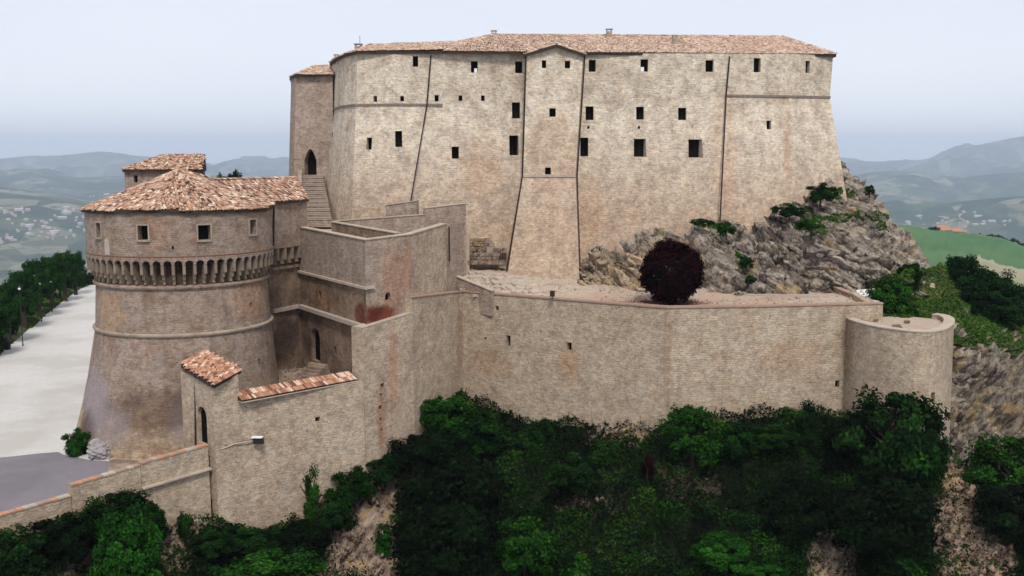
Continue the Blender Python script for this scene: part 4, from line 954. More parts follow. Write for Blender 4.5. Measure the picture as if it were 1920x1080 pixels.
rw.v = [tq0 - tn * .12 + Vector((0, 0, .1)), tq1 - tn * .12 + Vector((0, 0, .1)), tq1 + tn * 1.05 + Vector((0, 0, .56)), tq0 + tn * 1.05 + Vector((0, 0, .56)), tq0 + tn * 1.05 + Vector((0, 0, .0)), tq1 + tn * 1.05]
rw.f = [(0, 1, 2, 3), (2, 5, 4, 3), (0, 3, 4), (1, 5, 2), (0, 4, 5, 1)]; rw.build('tile_bed', M['deck'], CW)
nt_ = int(L_ / .2); rnd = random.Random(4)
for i in range(nt_):
    for j in range(2):
        p = tq0 + td * ((i + .5) * L_ / nt_) - tn * .16 + Vector((0, 0, .12)) + upv * (j * .6) + nv_ * .01
        o = bpy.data.objects.new('tile', rnd.choice(tms)); COL.objects.link(o); o.parent = CW; o.matrix_parent_inverse = Matrix.Translation(-Vector(CW.location))
        a2 = (td + upv * rnd.gauss(0, .03)).normalized(); n2 = a2.cross(upv).normalized(); o.matrix_basis = Matrix.Translation(p) @ Matrix((a2, upv, n2)).transposed().to_4x4()
# spotlight and its conduit on the curtain
fy1 = plane_y(c0, c1)
def cwp(px, py, out=.15):
    Y = fy1(px) - .22; p = P(px, py, Y); return p + Vector((0, -out, 0))
SL = empty('wall_spotlight', tuple(cwp(487, 825))); tag(SL, 'black wall spotlight under a white hood on the curtain wall, with a pale conduit', 'floodlight')
MB().box(cwp(487, 825, .3), .72, .35, .34).box(cwp(487, 826, .02), .16, .4, .16).build('lamp_housing', M['black'], SL)
MB().box(cwp(484, 817.5, .3), .8, .42, .07).build('hood', M['white'], SL)
MB().tube([cwp(477, 826, .05), cwp(440, 832, .05), cwp(425, 838, .05), cwp(415, 842, .02)], .045, 8).build('conduit', M['palecoping'], SL)

# ---- gatehouse
GH = empty('gatehouse', tuple(W(380, 74, 1))); tag(GH, 'tiny gatehouse with tiled roof and tall arched door between round tower and curtain wall', 'gatehouse')
h0, h1, h2, h3, h4 = W(402, 71.05, 1), W(366, 73.3, 1), W(345, 74.2, 1), W(398, 77.2, 1), W(448, 73.2, 1)
zt = [zp(722, 71), zp(700, 73.3), zp(690, 74.2), zp(672, 77), zp(694, 73.3)]
hb = [h0, h4, h3, h2, h1]; zt_ = [zt[0], zt[4], zt[3], zt[2], zt[1]]
gm = MB(); gm.prism([Vector((p.x, p.y, -2)) for p in hb], [Vector((p.x, p.y, z)) for p, z in zip(hb, zt_)])
gm.v = [Vector((v.x, v.y, v.z if v.z < 0 else v.z - .22)) for v in gm.v]
open_wall('wall', gm, M['curtain'], GH, [dict(r=(371, 763, 388, 832), d=.35, arch='round', name='doorway')])
pipe([P(366, 704, 73.1), P(366.5, 836, 73.0)], .07).build('drainpipe', M['pipe'], GH)
gq = [P(401, 722, 70.5), P(452, 694, 72.9), P(394, 664, 77.6), P(339, 684, 74.0)]
# make the roof plane flat from three corners
gq[2] = gq[1] + gq[3] - gq[0]
roof([(gq, gq[0], gq[3])], '', GH, 'tile_red', [(gq[0], gq[1]), (gq[3], gq[2])], pitch=.25, L=.42, r=.125)

# ================================================================== LONG RAMPART
RM = empty('rampart_wall', tuple(W(1250, 84, 0))); tag(RM, 'long tall stone rampart wall with thin terracotta coping below the terrace', 'wall')
rp_ = [c3, xy(W(1060, 87.2, 10)), xy(W(1250, 82.1, 10)), xy(W(1440, 82.9, 10)), xy(W(1655, 84.4, 10))]
rtop = [10.4, 10.45, zp(578, 82.1), zp(575, 82.9), zp(570, 84.4)]
k = MB(); rp_[0] = c3 + (rp_[1] - c3).normalized() * .01
wall_strip(k, rp_, -14, rtop, .6, 0, .7)
open_wall('wall', k, M['rampart'], RM, [dict(r=(949, 629, 957, 650), d=.7), dict(r=(1062.5, 642, 1071.5, 657.5), d=.7), dict(r=(929, 574, 935, 582), d=.4), dict(r=(1566, 713, 1574, 727), d=.5), dict(r=(1012, 619, 1015, 622), d=.3), dict(r=(908, 632, 912, 637), d=.3)])
coping(rp_, rtop, .6, RM, 'coping', .13, .09)
rr = MB(); e_ = rp_[-1]; wall_strip(rr, [e_ + Vector((-.6, .62, 0)), e_ + Vector((-.55, 5.2, 0))], 3, [rtop[-1] - .01, rtop[-1] + .35], .55); 
rr.build('return_wall', M['rampart'], RM, uv=True)
fl = W(1035.5, 87.4, 10.6); o = MB().box(fl + Vector((0, -.1, .42)), .42, .3, .5).tube([fl + Vector((0, 0, -.02)), fl + Vector((0, 0, .2))], .05, 6).build('floodlight', M['black']); tag(o, 'small black floodlight on top of the long rampart wall', 'floodlight')
fl2 = P(1093, 523, 94.2); o = MB().box(fl2 + Vector((.1, 0, .1)), .5, .35, .3).tube([fl2 + Vector((0, 0, -.5)), fl2], .05, 6).build('floodlight', M['black']); tag(o, 'black floodlight on the ground at the foot of the central turret', 'floodlight')
# ---- corner bastion
BS = empty('corner_bastion', tuple(W(1700, 82, -1))); tag(BS, 'rounded corner bastion with pale rim at the right end of the rampart', 'bastion')
bpts = [(1585, 84.2, 598), (1600, 82.4, 604), (1625, 80.6, 610), (1655, 79.2, 616), (1690, 78.0, 620), (1725, 77.3, 622), (1752, 77.3, 621), (1772, 78.3, 617), (1785, 80.2, 611), (1790, 82.3, 606), (1787, 84.2, 601.5), (1775, 85.7, 598), (1755, 86.4, 596.5)]
bz = 9.35; bpl = [xy(W(a, b, bz)) for a, b, c in bpts]
B3 = np.array([tuple(p) for p in bpl])
for _ in range(3):
    q_ = [B3[0]]
    for i in range(len(B3) - 1): q_ += [B3[i] * .75 + B3[i + 1] * .25, B3[i] * .25 + B3[i + 1] * .75]
    B3 = np.array(q_ + [B3[-1]])
bpl = [Vector(p) for p in B3[::2]]
k = MB(); wall_strip(k, bpl, -14, bz, .75, 0, .35)
open_wall('wall', k, M['rampart'], BS, [dict(r=(1746, 736, 1753, 756), d=.5), dict(r=(1733, 770, 1739, 778), d=.4)])
coping(bpl, bz, .75, BS, 'palecoping', .1, .05)
fl_ = MB(); ins = offset_poly(bpl, .78); fpoly = [Vector((p.x, p.y, 0)) for p in ins] + [xy(W(1650, 88.5, 8)), xy(W(1600, 86.5, 8))]
fl_.prism([Vector((p.x, p.y, -2)) for p in fpoly], [Vector((p.x, p.y, 9.05)) for p in fpoly]); fl_.build('floor', M['gravel'], BS)
for i, (px, Y, s) in enumerate(((1682, 81, .5), (1640, 84.5, .4), (1700, 83.5, .3))):
    boulder(Vector(W(px, Y, 9.2)), s, 20 + i, 'scree', ['flat brown stone lying on the bastion floor', 'stone lying on the bastion floor against the rampart end', 'smallest loose stone on the bastion floor'][i], 'stone', .5)

# ---- road parapet, stepped
PW = empty('road_parapet', tuple(P(200, 930, 66))); tag(PW, 'low stepped stone parapet with brick coping between asphalt road and slope', 'wall')
pA, pB = P(-260, 1043, 54.6), P(391, 838, 71.3)
def on_pw(px, z):
    kx = (px - 960) / F; d = pB - pA; t = (kx * (pA.y * CP + (CZ - z) * SP) - pA.x) / (d.x - kx * d.y * CP); return Vector((pA.x + d.x * t, pA.y + d.y * t, 0))
segs = [(-260, 133, 1043, 931), (134, 264, 913, 874), (265, 391, 871, 836)]
for a, b, ya, yb in segs:
    qa, qb = on_pw(a, 1), on_pw(b, 1); za, zb_ = zp(ya, qa.y), zp(yb, qb.y)
    m_ = MB(); wall_strip(m_, [qa, qb], -14, [za, zb_], .42, 0, .3); m_.build('wall', M['rampart'], PW, uv=True)
    L_ = (qb - qa).length; nb_ = int(L_ / .42); d = (qb - qa).normalized(); nrm = Vector((-d.y, d.x, 0)); slope = (zb_ - za) / L_
    tv = (d + Vector((0, 0, slope))).normalized(); ax = Matrix((tv, nrm, tv.cross(nrm))).transposed()
    if 'bme' not in globals():
        bmm = MB().box((0, 0, 0), .40, .52, .11); bmes = []
        for mt in ('coping', 'palecoping', 'coping', 'tile_b'):
            if mt == 'tile_b': M['tile_b'] = plain_mat('orange_brick', (.48, .25, .15), (.38, .19, .12), 4.0)
            q = bpy.data.meshes.new('brick'); q.from_pydata([tuple(v) for v in bmm.v], [], bmm.f); q.update(); q.materials.append(M[mt]); bmes.append(q)
        bme = 1
    for i in range(nb_):
        c = qa + d * ((i + .5) * L_ / nb_) + nrm * .21; c.z = za + slope * ((i + .5) * L_ / nb_) + .07 + rnd.uniform(-.008, .008)
        o = bpy.data.objects.new('brick', rnd.choice(bmes)); COL.objects.link(o); o.parent = PW; o.matrix_parent_inverse = Matrix.Translation(-Vector(PW.location))
        o.matrix_basis = Matrix.Translation(c) @ ax.to_4x4() @ Matrix.Rotation(rnd.gauss(0, .015), 4, 'Z') @ Matrix.Diagonal((L_ / nb_ / .42, 1, 1, 1))
# pale ledge on the wall below
lg = MB(); la, lb = on_pw(266, -1), on_pw(393, 0); wall_strip(lg, [la, lb], [zp(917, la.y - .25) - .07, zp(879, lb.y - .25) - .07], [zp(917, la.y - .25) + .05, zp(879, lb.y - .25) + .05], .05, .34); lg.build('ledge', M['palecoping'], PW, uv=True)
# ================================================================== GROUND
def flat_sheet(name, pts, mat, z=None, th=.0):
    o = mesh(name, [Vector((p[0], p[1], p[2] if z is None else z)) for p in pts], [tuple(range(len(pts)))], mat); tag(o, kind='structure')
    if o.data.polygons[0].normal.z < 0: o.data.flip_normals()
    return o
ed = [onz(a, b, 0) for a, b in ((168, 533), (140, 546), (100, 577), (60, 612), (0, 664), (-110, 745), (-300, 860))]
base_l = [on_pw(px, 0) + Vector((.2, .35, 0)) for px in (-260, 100, 391)]
road_poly = ed + [Vector((-62, 58, 0))] + base_l + [Vector((-18, 76, 0)), Vector((-14, 90, 0)), Vector((-30, 110, 0)), Vector((-44, 150, 0)), Vector((-55, 185, 0)), onz(168, 530, 0)]
flat_sheet('road', road_poly, M['concrete'], 0.0)
asp = [onz(a, b, 0) for a, b in ((-260, 868), (-60, 862), (0, 857), (60, 851), (108, 848), (135, 856), (160, 862), (214, 866), (222, 892))]
asp = [p + Vector((rnd.uniform(-.12, .12), rnd.uniform(-.15, .15), 0)) for p in resample(asp[:-1], .8)] + [asp[-1]]
asp = asp + [on_pw(140, 0) + Vector((.1, .5, 0)), on_pw(-240, 0) + Vector((.1, .5, 0))]
flat_sheet('asphalt_apron', asp, M['asphalt'], 0.006)
# rising dirt strip between tower and parapet
r1 = [on_pw(px, 0) + Vector((.2, .45, 0)) for px in (186, 262, 330, 395)]; r2 = [Vector((p.x + .5, p.y + 6.0, 0)) for p in r1]
for p, z in zip(r1, (.08, .5, .95, 1.35)): p.z = z
for p, z in zip(r2, (.06, .35, .8, 1.2)): p.z = z
rock_sheet('rubble_strip', [r2, r1], 60, 30, .16, .5, M['dirt'], .2, 41)
ds = [onz(a, b, 0) for a, b in ((205, 862), (240, 858), (300, 852), (360, 842), (396, 836))] + [on_pw(px, 0) + Vector((.1, .42, 0)) for px in (400, 330, 262, 205, 190)]
flat_sheet('dirt_strip', ds, M['dirt'], .014)
# courtyard inside the curtain
cy = [[W(440, 83, 4.2), W(505, 88.4, 4.3), W(560, 91.0, 3.9), W(645, 83.6, 4.5)], [W(452, 74.2, 3.4), W(520, 75.5, 3.4), W(590, 77.2, 3.4), W(668, 79.2, 3.6)]]
rock_sheet('courtyard_ground', cy, 90, 70, .22, .7, M['dirt'], .1, 42)
STP = empty('courtyard_steps', tuple(P(588, 690, 84))); tag(STP, 'short broken stone steps below the courtyard doorway', 'steps')
for i in range(5):
    pc = P(596 - i * 4, 683 + i * 6, 84.6 - i * .55); MB().box(pc - Vector((0, 0, .7)), 1.9 - i * .12, .5, 1.5, Matrix.Rotation(-.6, 3, 'Z')).build('step', M['dirt'], STP)
hb_ = P(562, 700, 80.5); boulder(hb_, .3, 33, 'dirt', 'pale rock lying in the courtyard beside the broken steps', 'stone')

# terrace in front of the keep
ter = [[W(880, 101, 12.5), W(950, 101, 12.3), W(1090, 101, 11.6), W(1250, 101, 11.2), W(1400, 101, 11.2), W(1580, 100, 11.0)],
       [W(845, 97.5, 12.2), W(948, 95.5, 11.8), W(1088, 94.5, 11.1), W(1240, 92, 10.7), W(1420, 91.5, 10.6), W(1620, 92, 10.5)],
       [W(866, 93.5, 10.35), W(960, 90.6, 10.3), W(1065, 87.7, 10.3), W(1250, 82.6, 10.25), W(1440, 83.4, 10.25), W(1652, 84.9, 10.2)]]
G_, _ = rock_sheet('terrace_ground', ter, 260, 90, .10, .5, M['gravel'], .2, 43)
# fill under terrace so no gap shows from the side
_tb = BVHTree.FromPolygons([tuple(v.co) for v in G_.data.vertices], [tuple(p.vertices) for p in G_.data.polygons])
def terz(px_, Y_):
    z = 11.5
    for _ in range(4):
        p = W(px_, Y_, z); h = _tb.ray_cast(Vector((p.x, Y_, 40)), Vector((0, 0, -1)))
        if h[0] is None: return 8.0
        z = h[0].z
    return z
# paving slabs at the left end of the terrace, each a stone of its own
pv = empty('terrace_paving', tuple(W(900, 95, 11))); tag(pv, 'patch of worn pale paving stones on the terrace beside the ravelin', 'paving')
ras = random.Random(9); slab_me = []
for k in range(4):
    q = MB(); w_, h_ = .55, .4; pr = [(-w_, -h_), (w_ * ras.uniform(.7, 1), -h_ * ras.uniform(.8, 1)), (w_, h_ * ras.uniform(.4, 1)), (ras.uniform(-.2, .4) * w_, h_), (-w_ * ras.uniform(.8, 1), h_ * ras.uniform(.6, 1))]
    q.prism([Vector((a, b, -.12)) for a, b in pr], [Vector((a * .96, b * .96, .05)) for a, b in pr]); me = bpy.data.meshes.new('paving_stone'); me.from_pydata([tuple(v) for v in q.v], [], q.f); me.update(); me.materials.append(M['palecoping'] if k % 2 else M['trim']); slab_me.append(me)
for i in range(11):
    for j in range(6):
        px = 858 + i * 13 + ras.uniform(-3, 3) + j * 4; Y = 96.6 - j * .95 - i * .18 + ras.uniform(-.1, .1); 
        z = terz(px, Y) + .0; 
        if z < 9.5: continue
        o = bpy.data.objects.new('paving_stone', slab_me[ras.randint(0, 3)]); COL.objects.link(o); o.parent = pv; o.matrix_parent_inverse = Matrix.Translation(-Vector(pv.location)); p = W(px, Y, z)
        if True: o.location = p
        o.location = p; o.rotation_euler = (.22, ras.uniform(-.03, .03), ras.uniform(-.4, .4) + .3); s = ras.uniform(.75, 1.15); o.scale = (s, s, 1)
# exposed masonry footings left of the turret
ft_ = MB(); ras2 = random.Random(3)
FT = empty('wall_footing', tuple(P(905, 470, 97))); tag(FT, 'rough brown stepped masonry footing at the base of the keep, left of the turret', 'masonry')
for i, (xa_, xb_, ya_, yb_, Y) in enumerate(((869, 922, 447, 466, 97.9), (866, 946, 466, 474, 97.3), (864, 935, 474, 487, 96.9), (860, 944, 488, 496, 96.5))):
    a, b = P(xa_, ya_, Y), P(xb_, ya_, Y); zb_ = zp(yb_, Y); row = int(max(1, round((a.z - zb_) / .28))); hh = (a.z - zb_) / row
    for j in range(row):
        x = a.x + ras2.uniform(0, .3)
        while x < b.x - .2:
            w_ = ras2.uniform(.35, .85); MB().box((x + w_ / 2, Y + .3 + ras2.uniform(-.07, .07), zb_ + (j + .5) * hh), w_ - .03, .9, hh - .03, Matrix.Rotation(ras2.gauss(0, .03), 3, 'Y')).build('stone', M[('scree', 'dirt')[ras2.random() < .3]], FT); x += w_
# diagonal low parapet
dpw = MB(); da, db = W(843, 94.6, 11.5), W(922, 90.9, 11); wall_strip(dpw, [da, db], 8.5, [zp(514, 94.6), zp(546, 90.9)], .4); DP = dpw.build('low_parapet', M['ravelin'], None, uv=True); tag(DP, 'low sloping parapet with pale coping at the left end of the terrace', 'wall'); coping([da, db], [zp(514, 94.6), zp(546, 90.9)], .4, DP)
# wedge wall at the right end of the terrace and the pale slab behind it
wg = MB(); wa, wb = W(1562, 92.0, 10), W(1632, 86.0, 10); wall_strip(wg, [wa, wb], 8, [zp(539, 92.0), zp(568, 86.0)], .45); WG = wg.build('wedge_wall', M['ravelin'], None, uv=True); tag(WG, 'low sloping wall with pink coping at the right end of the terrace', 'wall'); coping([wa, wb], [zp(539, 92.0), zp(568, 86.0)], .45, WG, 'coping')
ps = MB(); pq = [P(1585, 545, 92.5), P(1622, 570, 86.8), P(1650, 568, 87.5), P(1640, 541, 93.5)]; ps.prism([p - Vector((0, 0, 1.2)) for p in pq], pq); o = ps.build('pale_slab', M['white']); tag(o, 'pale flat concrete slab behind the low sloping wall and the shrub', 'slab')
# worn low kerb at the crag foot
kb_ = MB(); wall_strip(kb_, [W(1400, 89.6, 10), W(1480, 89.0, 10), W(1556, 89.2, 10)], 9.5, [zp(553, 89.6), zp(552, 89.0), zp(556, 89.2)], .9); o = kb_.build('low_bench', M['trim'], None, uv=True); tag(o, 'long low pale stone bench along the foot of the crag', 'bench')
# red soil round the plum tree
c_ = W(1243, 85.6, 10.4); rs = []
for k in range(28):
    a = 2 * math.pi * k / 28; rs.append((c_.x + 4.2 * math.cos(a) * (1 + .15 * math.sin(3 * a)), c_.y + 1.5 * math.sin(a) * (1 + .2 * math.cos(5 * a)), 10.42 + .02 * math.sin(a)))
# fallen leaves: little red flakes, one loose mass
N = 2600; aa = RNG.uniform(0, 6.28, N); rr_ = np.abs(RNG.normal(0, .55, N)); C = np.stack([c_.x + 3.6 * rr_ * np.cos(aa), c_.y + 1.7 * rr_ * np.sin(aa), np.full(N, 10.46)], 1); C = C[C[:, 1] > 82.9]
V, Fc = leaf_quads(C, .22, None, 3.0); o = np_mesh('fallen_leaves', V, Fc, M['redsoil'], None, RNG.random(len(Fc))); tag(o, 'scatter of fallen red leaves on the terrace under the purple plum tree', 'leaves', kind='stuff')

# ---- the crag under the keep
Tt = [(1085, 448, 98.6), (1140, 434, 98.6), (1200, 425, 98.4), (1300, 412, 98.3), (1400, 412, 98.4), (1450, 392, 98.6), (1500, 372, 99.4), (1560, 328, 101.5), (1588, 314, 103.8), (1594, 318, 109), (1588, 330, 118)]
Mm = [(1082, 492, 95.6), (1130, 480, 95.3), (1192, 475, 94.6), (1300, 462, 94.2), (1412, 470, 93.4), (1470, 455, 93.0), (1530, 448, 93.0), (1600, 430, 95.5), (1645, 398, 101), (1655, 400, 109), (1660, 410, 120)]
Ff = [(1084, 532, 94.0), (1120, 540, 92.6), (1180, 547, 91.2), (1300, 550, 90.4), (1425, 556, 89.8), (1500, 560, 89.4), (1562, 556, 91.8), (1655, 548, 94.5), (1728, 520, 97.5), (1765, 525, 108), (1770, 530, 124)]
rows = [[P(a, b, c) + Vector((0, 1.6, .7)) for a, b, c in Tt], [P(*q) for q in Tt], [P(*q) for q in Mm], [P(*q) for q in Ff], [P(*q) + Vector((0, -.5, -3)) for q in Ff]]
CRAG, CG = rock_sheet('rock_crag', rows, 560, 240, 1.45, 2.6, M['rock'], -.5, 51, taper=.26)

# ---- right mound, cliff
back = [(1640, 560, 96), (1700, 545, 99), (1745, 530, 112), (1800, 545, 116), (1860, 565, 118), (1960, 600, 122), (2080, 640, 126)]
midm = [(1640, 580, 92), (1690, 568, 94), (1750, 556, 100), (1810, 574, 104), (1870, 592, 108), (1960, 620, 112), (2080, 665, 116)]
rimm = [(1640, 600, 87.2), (1700, 596, 87.0), (1765, 598, 88.5), (1815, 618, 94), (1865, 628, 98), (1935, 640, 102), (2080, 690, 106)]
far = [Vector((P(*q).x + 6, q[2] + 45, -25)) for q in back]
rock_sheet('grass_mound', [far, [P(*q) for q in back], [P(*q) for q in midm], [P(*q) for q in rimm], [P(*q) + Vector((0, -.6, -1.6)) for q in rimm]], 160, 120, .5, 2.0, M['grass'], .1, 61)
clf = [[P(*q) + Vector((0, .8, .15)) for q in rimm[2:]], [P(*q) + Vector((.3, -.6, -1.2)) for q in rimm[2:]],
       [P(1772, 720, 88.5), P(1812, 730, 90.5), P(1868, 725, 92.5), P(1935, 715, 95.5), P(2080, 760, 99)],
       [P(1775, 860, 86.5), P(1800, 850, 87.0), P(1862, 835, 88.0), P(1935, 815, 90), P(2080, 860, 94)],
       [P(1765, 980, 84), P(1805, 980, 84), P(1862, 960, 84), P(1935, 940, 85), P(2080, 980, 88)]]
rock_sheet('cliff', clf, 190, 240, 2.3, 3.0, M['cliff'], 1.15, 62)

# ---- slope in front of the walls
rim_c = [(-700, 1180, 47), (-260, 1110, 54.5), (0, 1000, 60.6), (250, 962, 66.8), (402, 978, 70.8), (480, 992, 73.0), (560, 988, 75.8), (640, 905, 78.0), (676, 880, 79.0), (750, 832, 82.6), (865, 745, 92.4), (1000, 790, 88.9), (1230, 800, 82.0),
         (1500, 770, 83.1), (1590, 775, 82.8), (1655, 800, 78.9), (1752, 835, 76.9), (1788, 862, 79.5), (1830, 900, 84), (1935, 880, 88), (2150, 900, 92), (2600, 980, 96)]
RIM = np.array([tuple(P(*q)) for q in rim_c])
poly_in = [tuple(p[:2]) for p in RIM] + [(120, 200), (-120, 200)]
def hill_h(x, y):
    x = np.atleast_1d(np.asarray(x, float)); y = np.atleast_1d(np.asarray(y, float)); best = np.full(x.shape, 1e9); zb = np.zeros(x.shape)
    wsum = np.zeros(x.shape); zs = np.zeros(x.shape)
    for a, b in zip(RIM[:-1], RIM[1:]):
        d = b[:2] - a[:2]; L = (d ** 2).sum(); t = np.clip(((x - a[0]) * d[0] + (y - a[1]) * d[1]) / L, 0, 1)
        dist = np.hypot(x - a[0] - t * d[0], y - a[1] - t * d[1]); z = a[2] + t * (b[2] - a[2]); w = 1 / (dist + .5) ** 4
        wsum += w; zs += w * z; best = np.minimum(best, dist)
    z = zs / wsum; ins = in_poly(x, y, poly_in); d = best
    drop = .62 * np.minimum(d, 16) + 1.0 * np.maximum(0, np.minimum(d, 45) - 16) + .55 * np.maximum(0, d - 45)
    p = np.stack([x, y, x * 0], 1)
    h = z - drop + (fbm(p * .12, 71, 4) * 1.7 + fbm(p * .6, 72, 3) * .4) * np.clip(d / 4, 0.05, 1)
    return np.where(ins, np.minimum(z, 0) - .6 - np.minimum(d, 3) * .3, h)
gx = np.arange(-75, 85, .34); gy = np.concatenate([np.arange(0, 52, .9), np.arange(52, 99, .3)]); X, Y = np.meshgrid(gx, gy)
H = hill_h(X.ravel(), Y.ravel()); px, py = project(X.ravel(), Y.ravel(), H)
def blob(cx, cy, rx, ry, ang=0):
    c, s = math.cos(math.radians(ang)), math.sin(math.radians(ang)); dx, dy = px - cx, py - cy
    a, b = dx * c + dy * s, -dx * s + dy * c; return np.clip(1.6 - 1.2 * np.sqrt((a / rx) ** 2 + (b / ry) ** 2), 0, 1)
def bare_mask():
    m = np.maximum.reduce([blob(690, 985, 150, 46, -55), blob(705, 1050, 70, 60), blob(1560, 1020, 50, 100) * .8, blob(1795, 960, 50, 150) * .8, blob(335, 1000, 42, 62), blob(160, 1035, 150, 50, -20) * .8, blob(1290, 900, 110, 60, 20) * .3, blob(1165, 815, 90, 16) * .55, blob(1100, 930, 120, 70) * .3, blob(1850, 1060, 60, 60) * .8])
    return m
bm_ = bare_mask(); pts = np.stack([X.ravel(), Y.ravel(), H], 1)
rd = rock_disp(pts, .9, 1.6, .9, 73); H2 = H + rd * (0.15 + .85 * np.clip(bm_ * 1.6, 0, 1)) * np.where(in_poly(X.ravel(), Y.ravel(), poly_in), 0, 1)
o = np_mesh('hillside', np.stack([X.ravel(), Y.ravel(), H2], 1), grid_faces(len(gy), len(gx)), M['slope'], None, np.resize((lambda B: (B[:-1, :-1] + B[1:, 1:]).ravel() / 2)(bm_.reshape(len(gy), len(gx))), (len(gy) - 1) * (len(gx) - 1))); tag(o, kind='structure')
# outer skirts: castle hill falling to the valley on every side
def skirt():
    V = []; R = [14, 45, 90, 160, 300, 520, 900]; NA = 72
    cx, cy = 5, 110
    prof = [(60, -45), (95, -62), (140, -80), (240, -125), (400, -180), (700, -260), (1100, -400), (1700, -520)]
    for r, z in prof:
        for k in range(NA):
            a = 2 * math.pi * k / NA; V.append((cx + r * 1.25 * math.cos(a), cy + r * math.sin(a), z))
    F_ = [(i * NA + k, i * NA + (k + 1) % NA, (i + 1) * NA + (k + 1) % NA, (i + 1) * NA + k) for i in range(len(prof) - 1) for k in range(NA)]
    o = mesh('castle_hill', V, F_, M['grass']); tag(o, kind='structure')
skirt()
# plateau behind the castle (hidden ground that trees and buildings stand on) and its falling edges
pl = MB(); pq = [Vector((-52, 112, 0)), Vector((-30, 96, 0)), Vector((-12, 100, 0)), Vector((40, 106, 0)), Vector((52, 122, 0)), Vector((30, 150, 0)), Vector((-20, 175, 0)), Vector((-56, 190, 0))]
pl.prism([Vector((p.x * 1.3, (p.y - 120) * 1.3 + 120, -60)) for p in pq], [Vector((p.x, p.y, -.3)) for p in pq]); o = pl.build('plateau', M['grass']); tag(o, kind='structure')
# verge and slope left of the road
v0 = ed[::-1]; v1 = [p + Vector((-2.6, .6, .25)) for p in v0]; v2 = [p + Vector((-9, 2, -4)) for p in v0]; v3 = [p + Vector((-45, 12, -42)) for p in v0]; v4 = [p + Vector((-110, 20, -90)) for p in v0]
rock_sheet('verge_slope', [[p + Vector((.3, 0, -.02)) for p in v0], v1, v2, v3, v4], 140, 60, .22, 1.5, M['grass'], .1, 63)
fe = [p for p in [Vector((-60, 186, .0)), Vector((-30, 184, 0)), Vector((10, 172, 0))]]

# ---- field hill to the right
fb = [(1180, 600, 640), (1400, 470, 640), (1560, 425, 640), (1690, 430, 650), (1760, 440, 655), (1830, 449, 655), (1872, 456, 640), (1930, 482, 620), (2100, 560, 560)]
fm = [(1180, 680, 480), (1420, 540, 480), (1600, 500, 480), (1690, 500, 480), (1760, 500, 480), (1810, 500, 480), (1850, 505, 480), (1930, 530, 470), (2100, 600, 440)]
ff_ = [(1180, 760, 300), (1420, 670, 300), (1600, 640, 300), (1690, 640, 300), (1760, 640, 300), (1800, 640, 300), (1850, 640, 300), (1930, 660, 300), (2100, 700, 300)]
Bk = [P(a, b, c) + Vector((10, 160, -70)) for a, b, c in fb]; Bk2 = [p + Vector((0, 300, -130)) for p in Bk]; Fr2 = [P(a, b, c) + Vector((0, -90, -60)) for a, b, c in ff_]
fr = [Bk2, Bk, [P(*q) for q in fb], [P(*q) for q in fm], [P(*q) for q in ff_], Fr2]
M['field'] = plain_mat('green_field_crop', (0.055, 0.135, 0.05), (0.04, 0.10, 0.04), .02, bump=.1, c3=(0.085, 0.15, 0.06), s3=.012)
M['tan'] = plain_mat('ploughed_tan_field', (0.30, 0.26, 0.18), (0.22, 0.21, 0.13), .05, bump=.1, c3=(0.16, 0.2, 0.1), s3=.02)
rock_sheet('green_field_hill', fr, 110, 60, 1.0, 30, M['field'], 0, 64)
tf = [[P(1868, 456, 636) + Vector((0, 4, 1.2)), P(1930, 482, 616) + Vector((0, 4, 1.2)), P(2100, 558, 558) + Vector((0, 4, 1.2))], [P(1822, 500, 478) + Vector((0, 0, 2)), P(1930, 528, 468) + Vector((0, 0, 2)), P(2100, 598, 438) + Vector((0, 0, 2))], [P(1790, 560, 390) + Vector((0, 0, 2)), P(1930, 590, 380) + Vector((0, 0, 2)), P(2100, 640, 360) + Vector((0, 0, 2))]]
rock_sheet('ploughed_field', tf, 40, 30, .6, 30, M['tan'], 0, 65)

# ================================================================== FAR VALLEY AND MOUNTAINS
def sky_l(px):   # skyline row wanted at a column
    return np.interp(px, [-2500, -600, 0, 100, 190, 260, 400, 440, 480, 540, 700, 1200, 1560, 1640, 1735, 1770, 1820, 1870, 1920, 2100, 2500, 4500],
                     [300, 296, 294, 292, 285, 290, 308, 296, 291, 300, 306, 306, 300, 301, 303, 290, 272, 262, 254, 250, 268, 290])
def mid_l(px):
    return np.interp(px, [-2500, 0, 60, 150, 250, 400, 540, 1000, 1580, 1640, 1720, 1800, 1920, 2500], [345, 322, 318, 336, 330, 328, 338, 340, 330, 322, 322, 335, 322, 330])
def near_l(px):
    return np.interp(px, [-2500, 0, 80, 160, 300, 540, 1000, 1580, 1700, 1780, 1850, 1920, 2500], [420, 352, 362, 378, 400, 400, 400, 390, 372, 380, 372, 366, 380])
FS = 1.8
def far_h(x, y): return CZ + (far_h0(np.asarray(x) / FS, np.asarray(y) / FS) - CZ) * FS
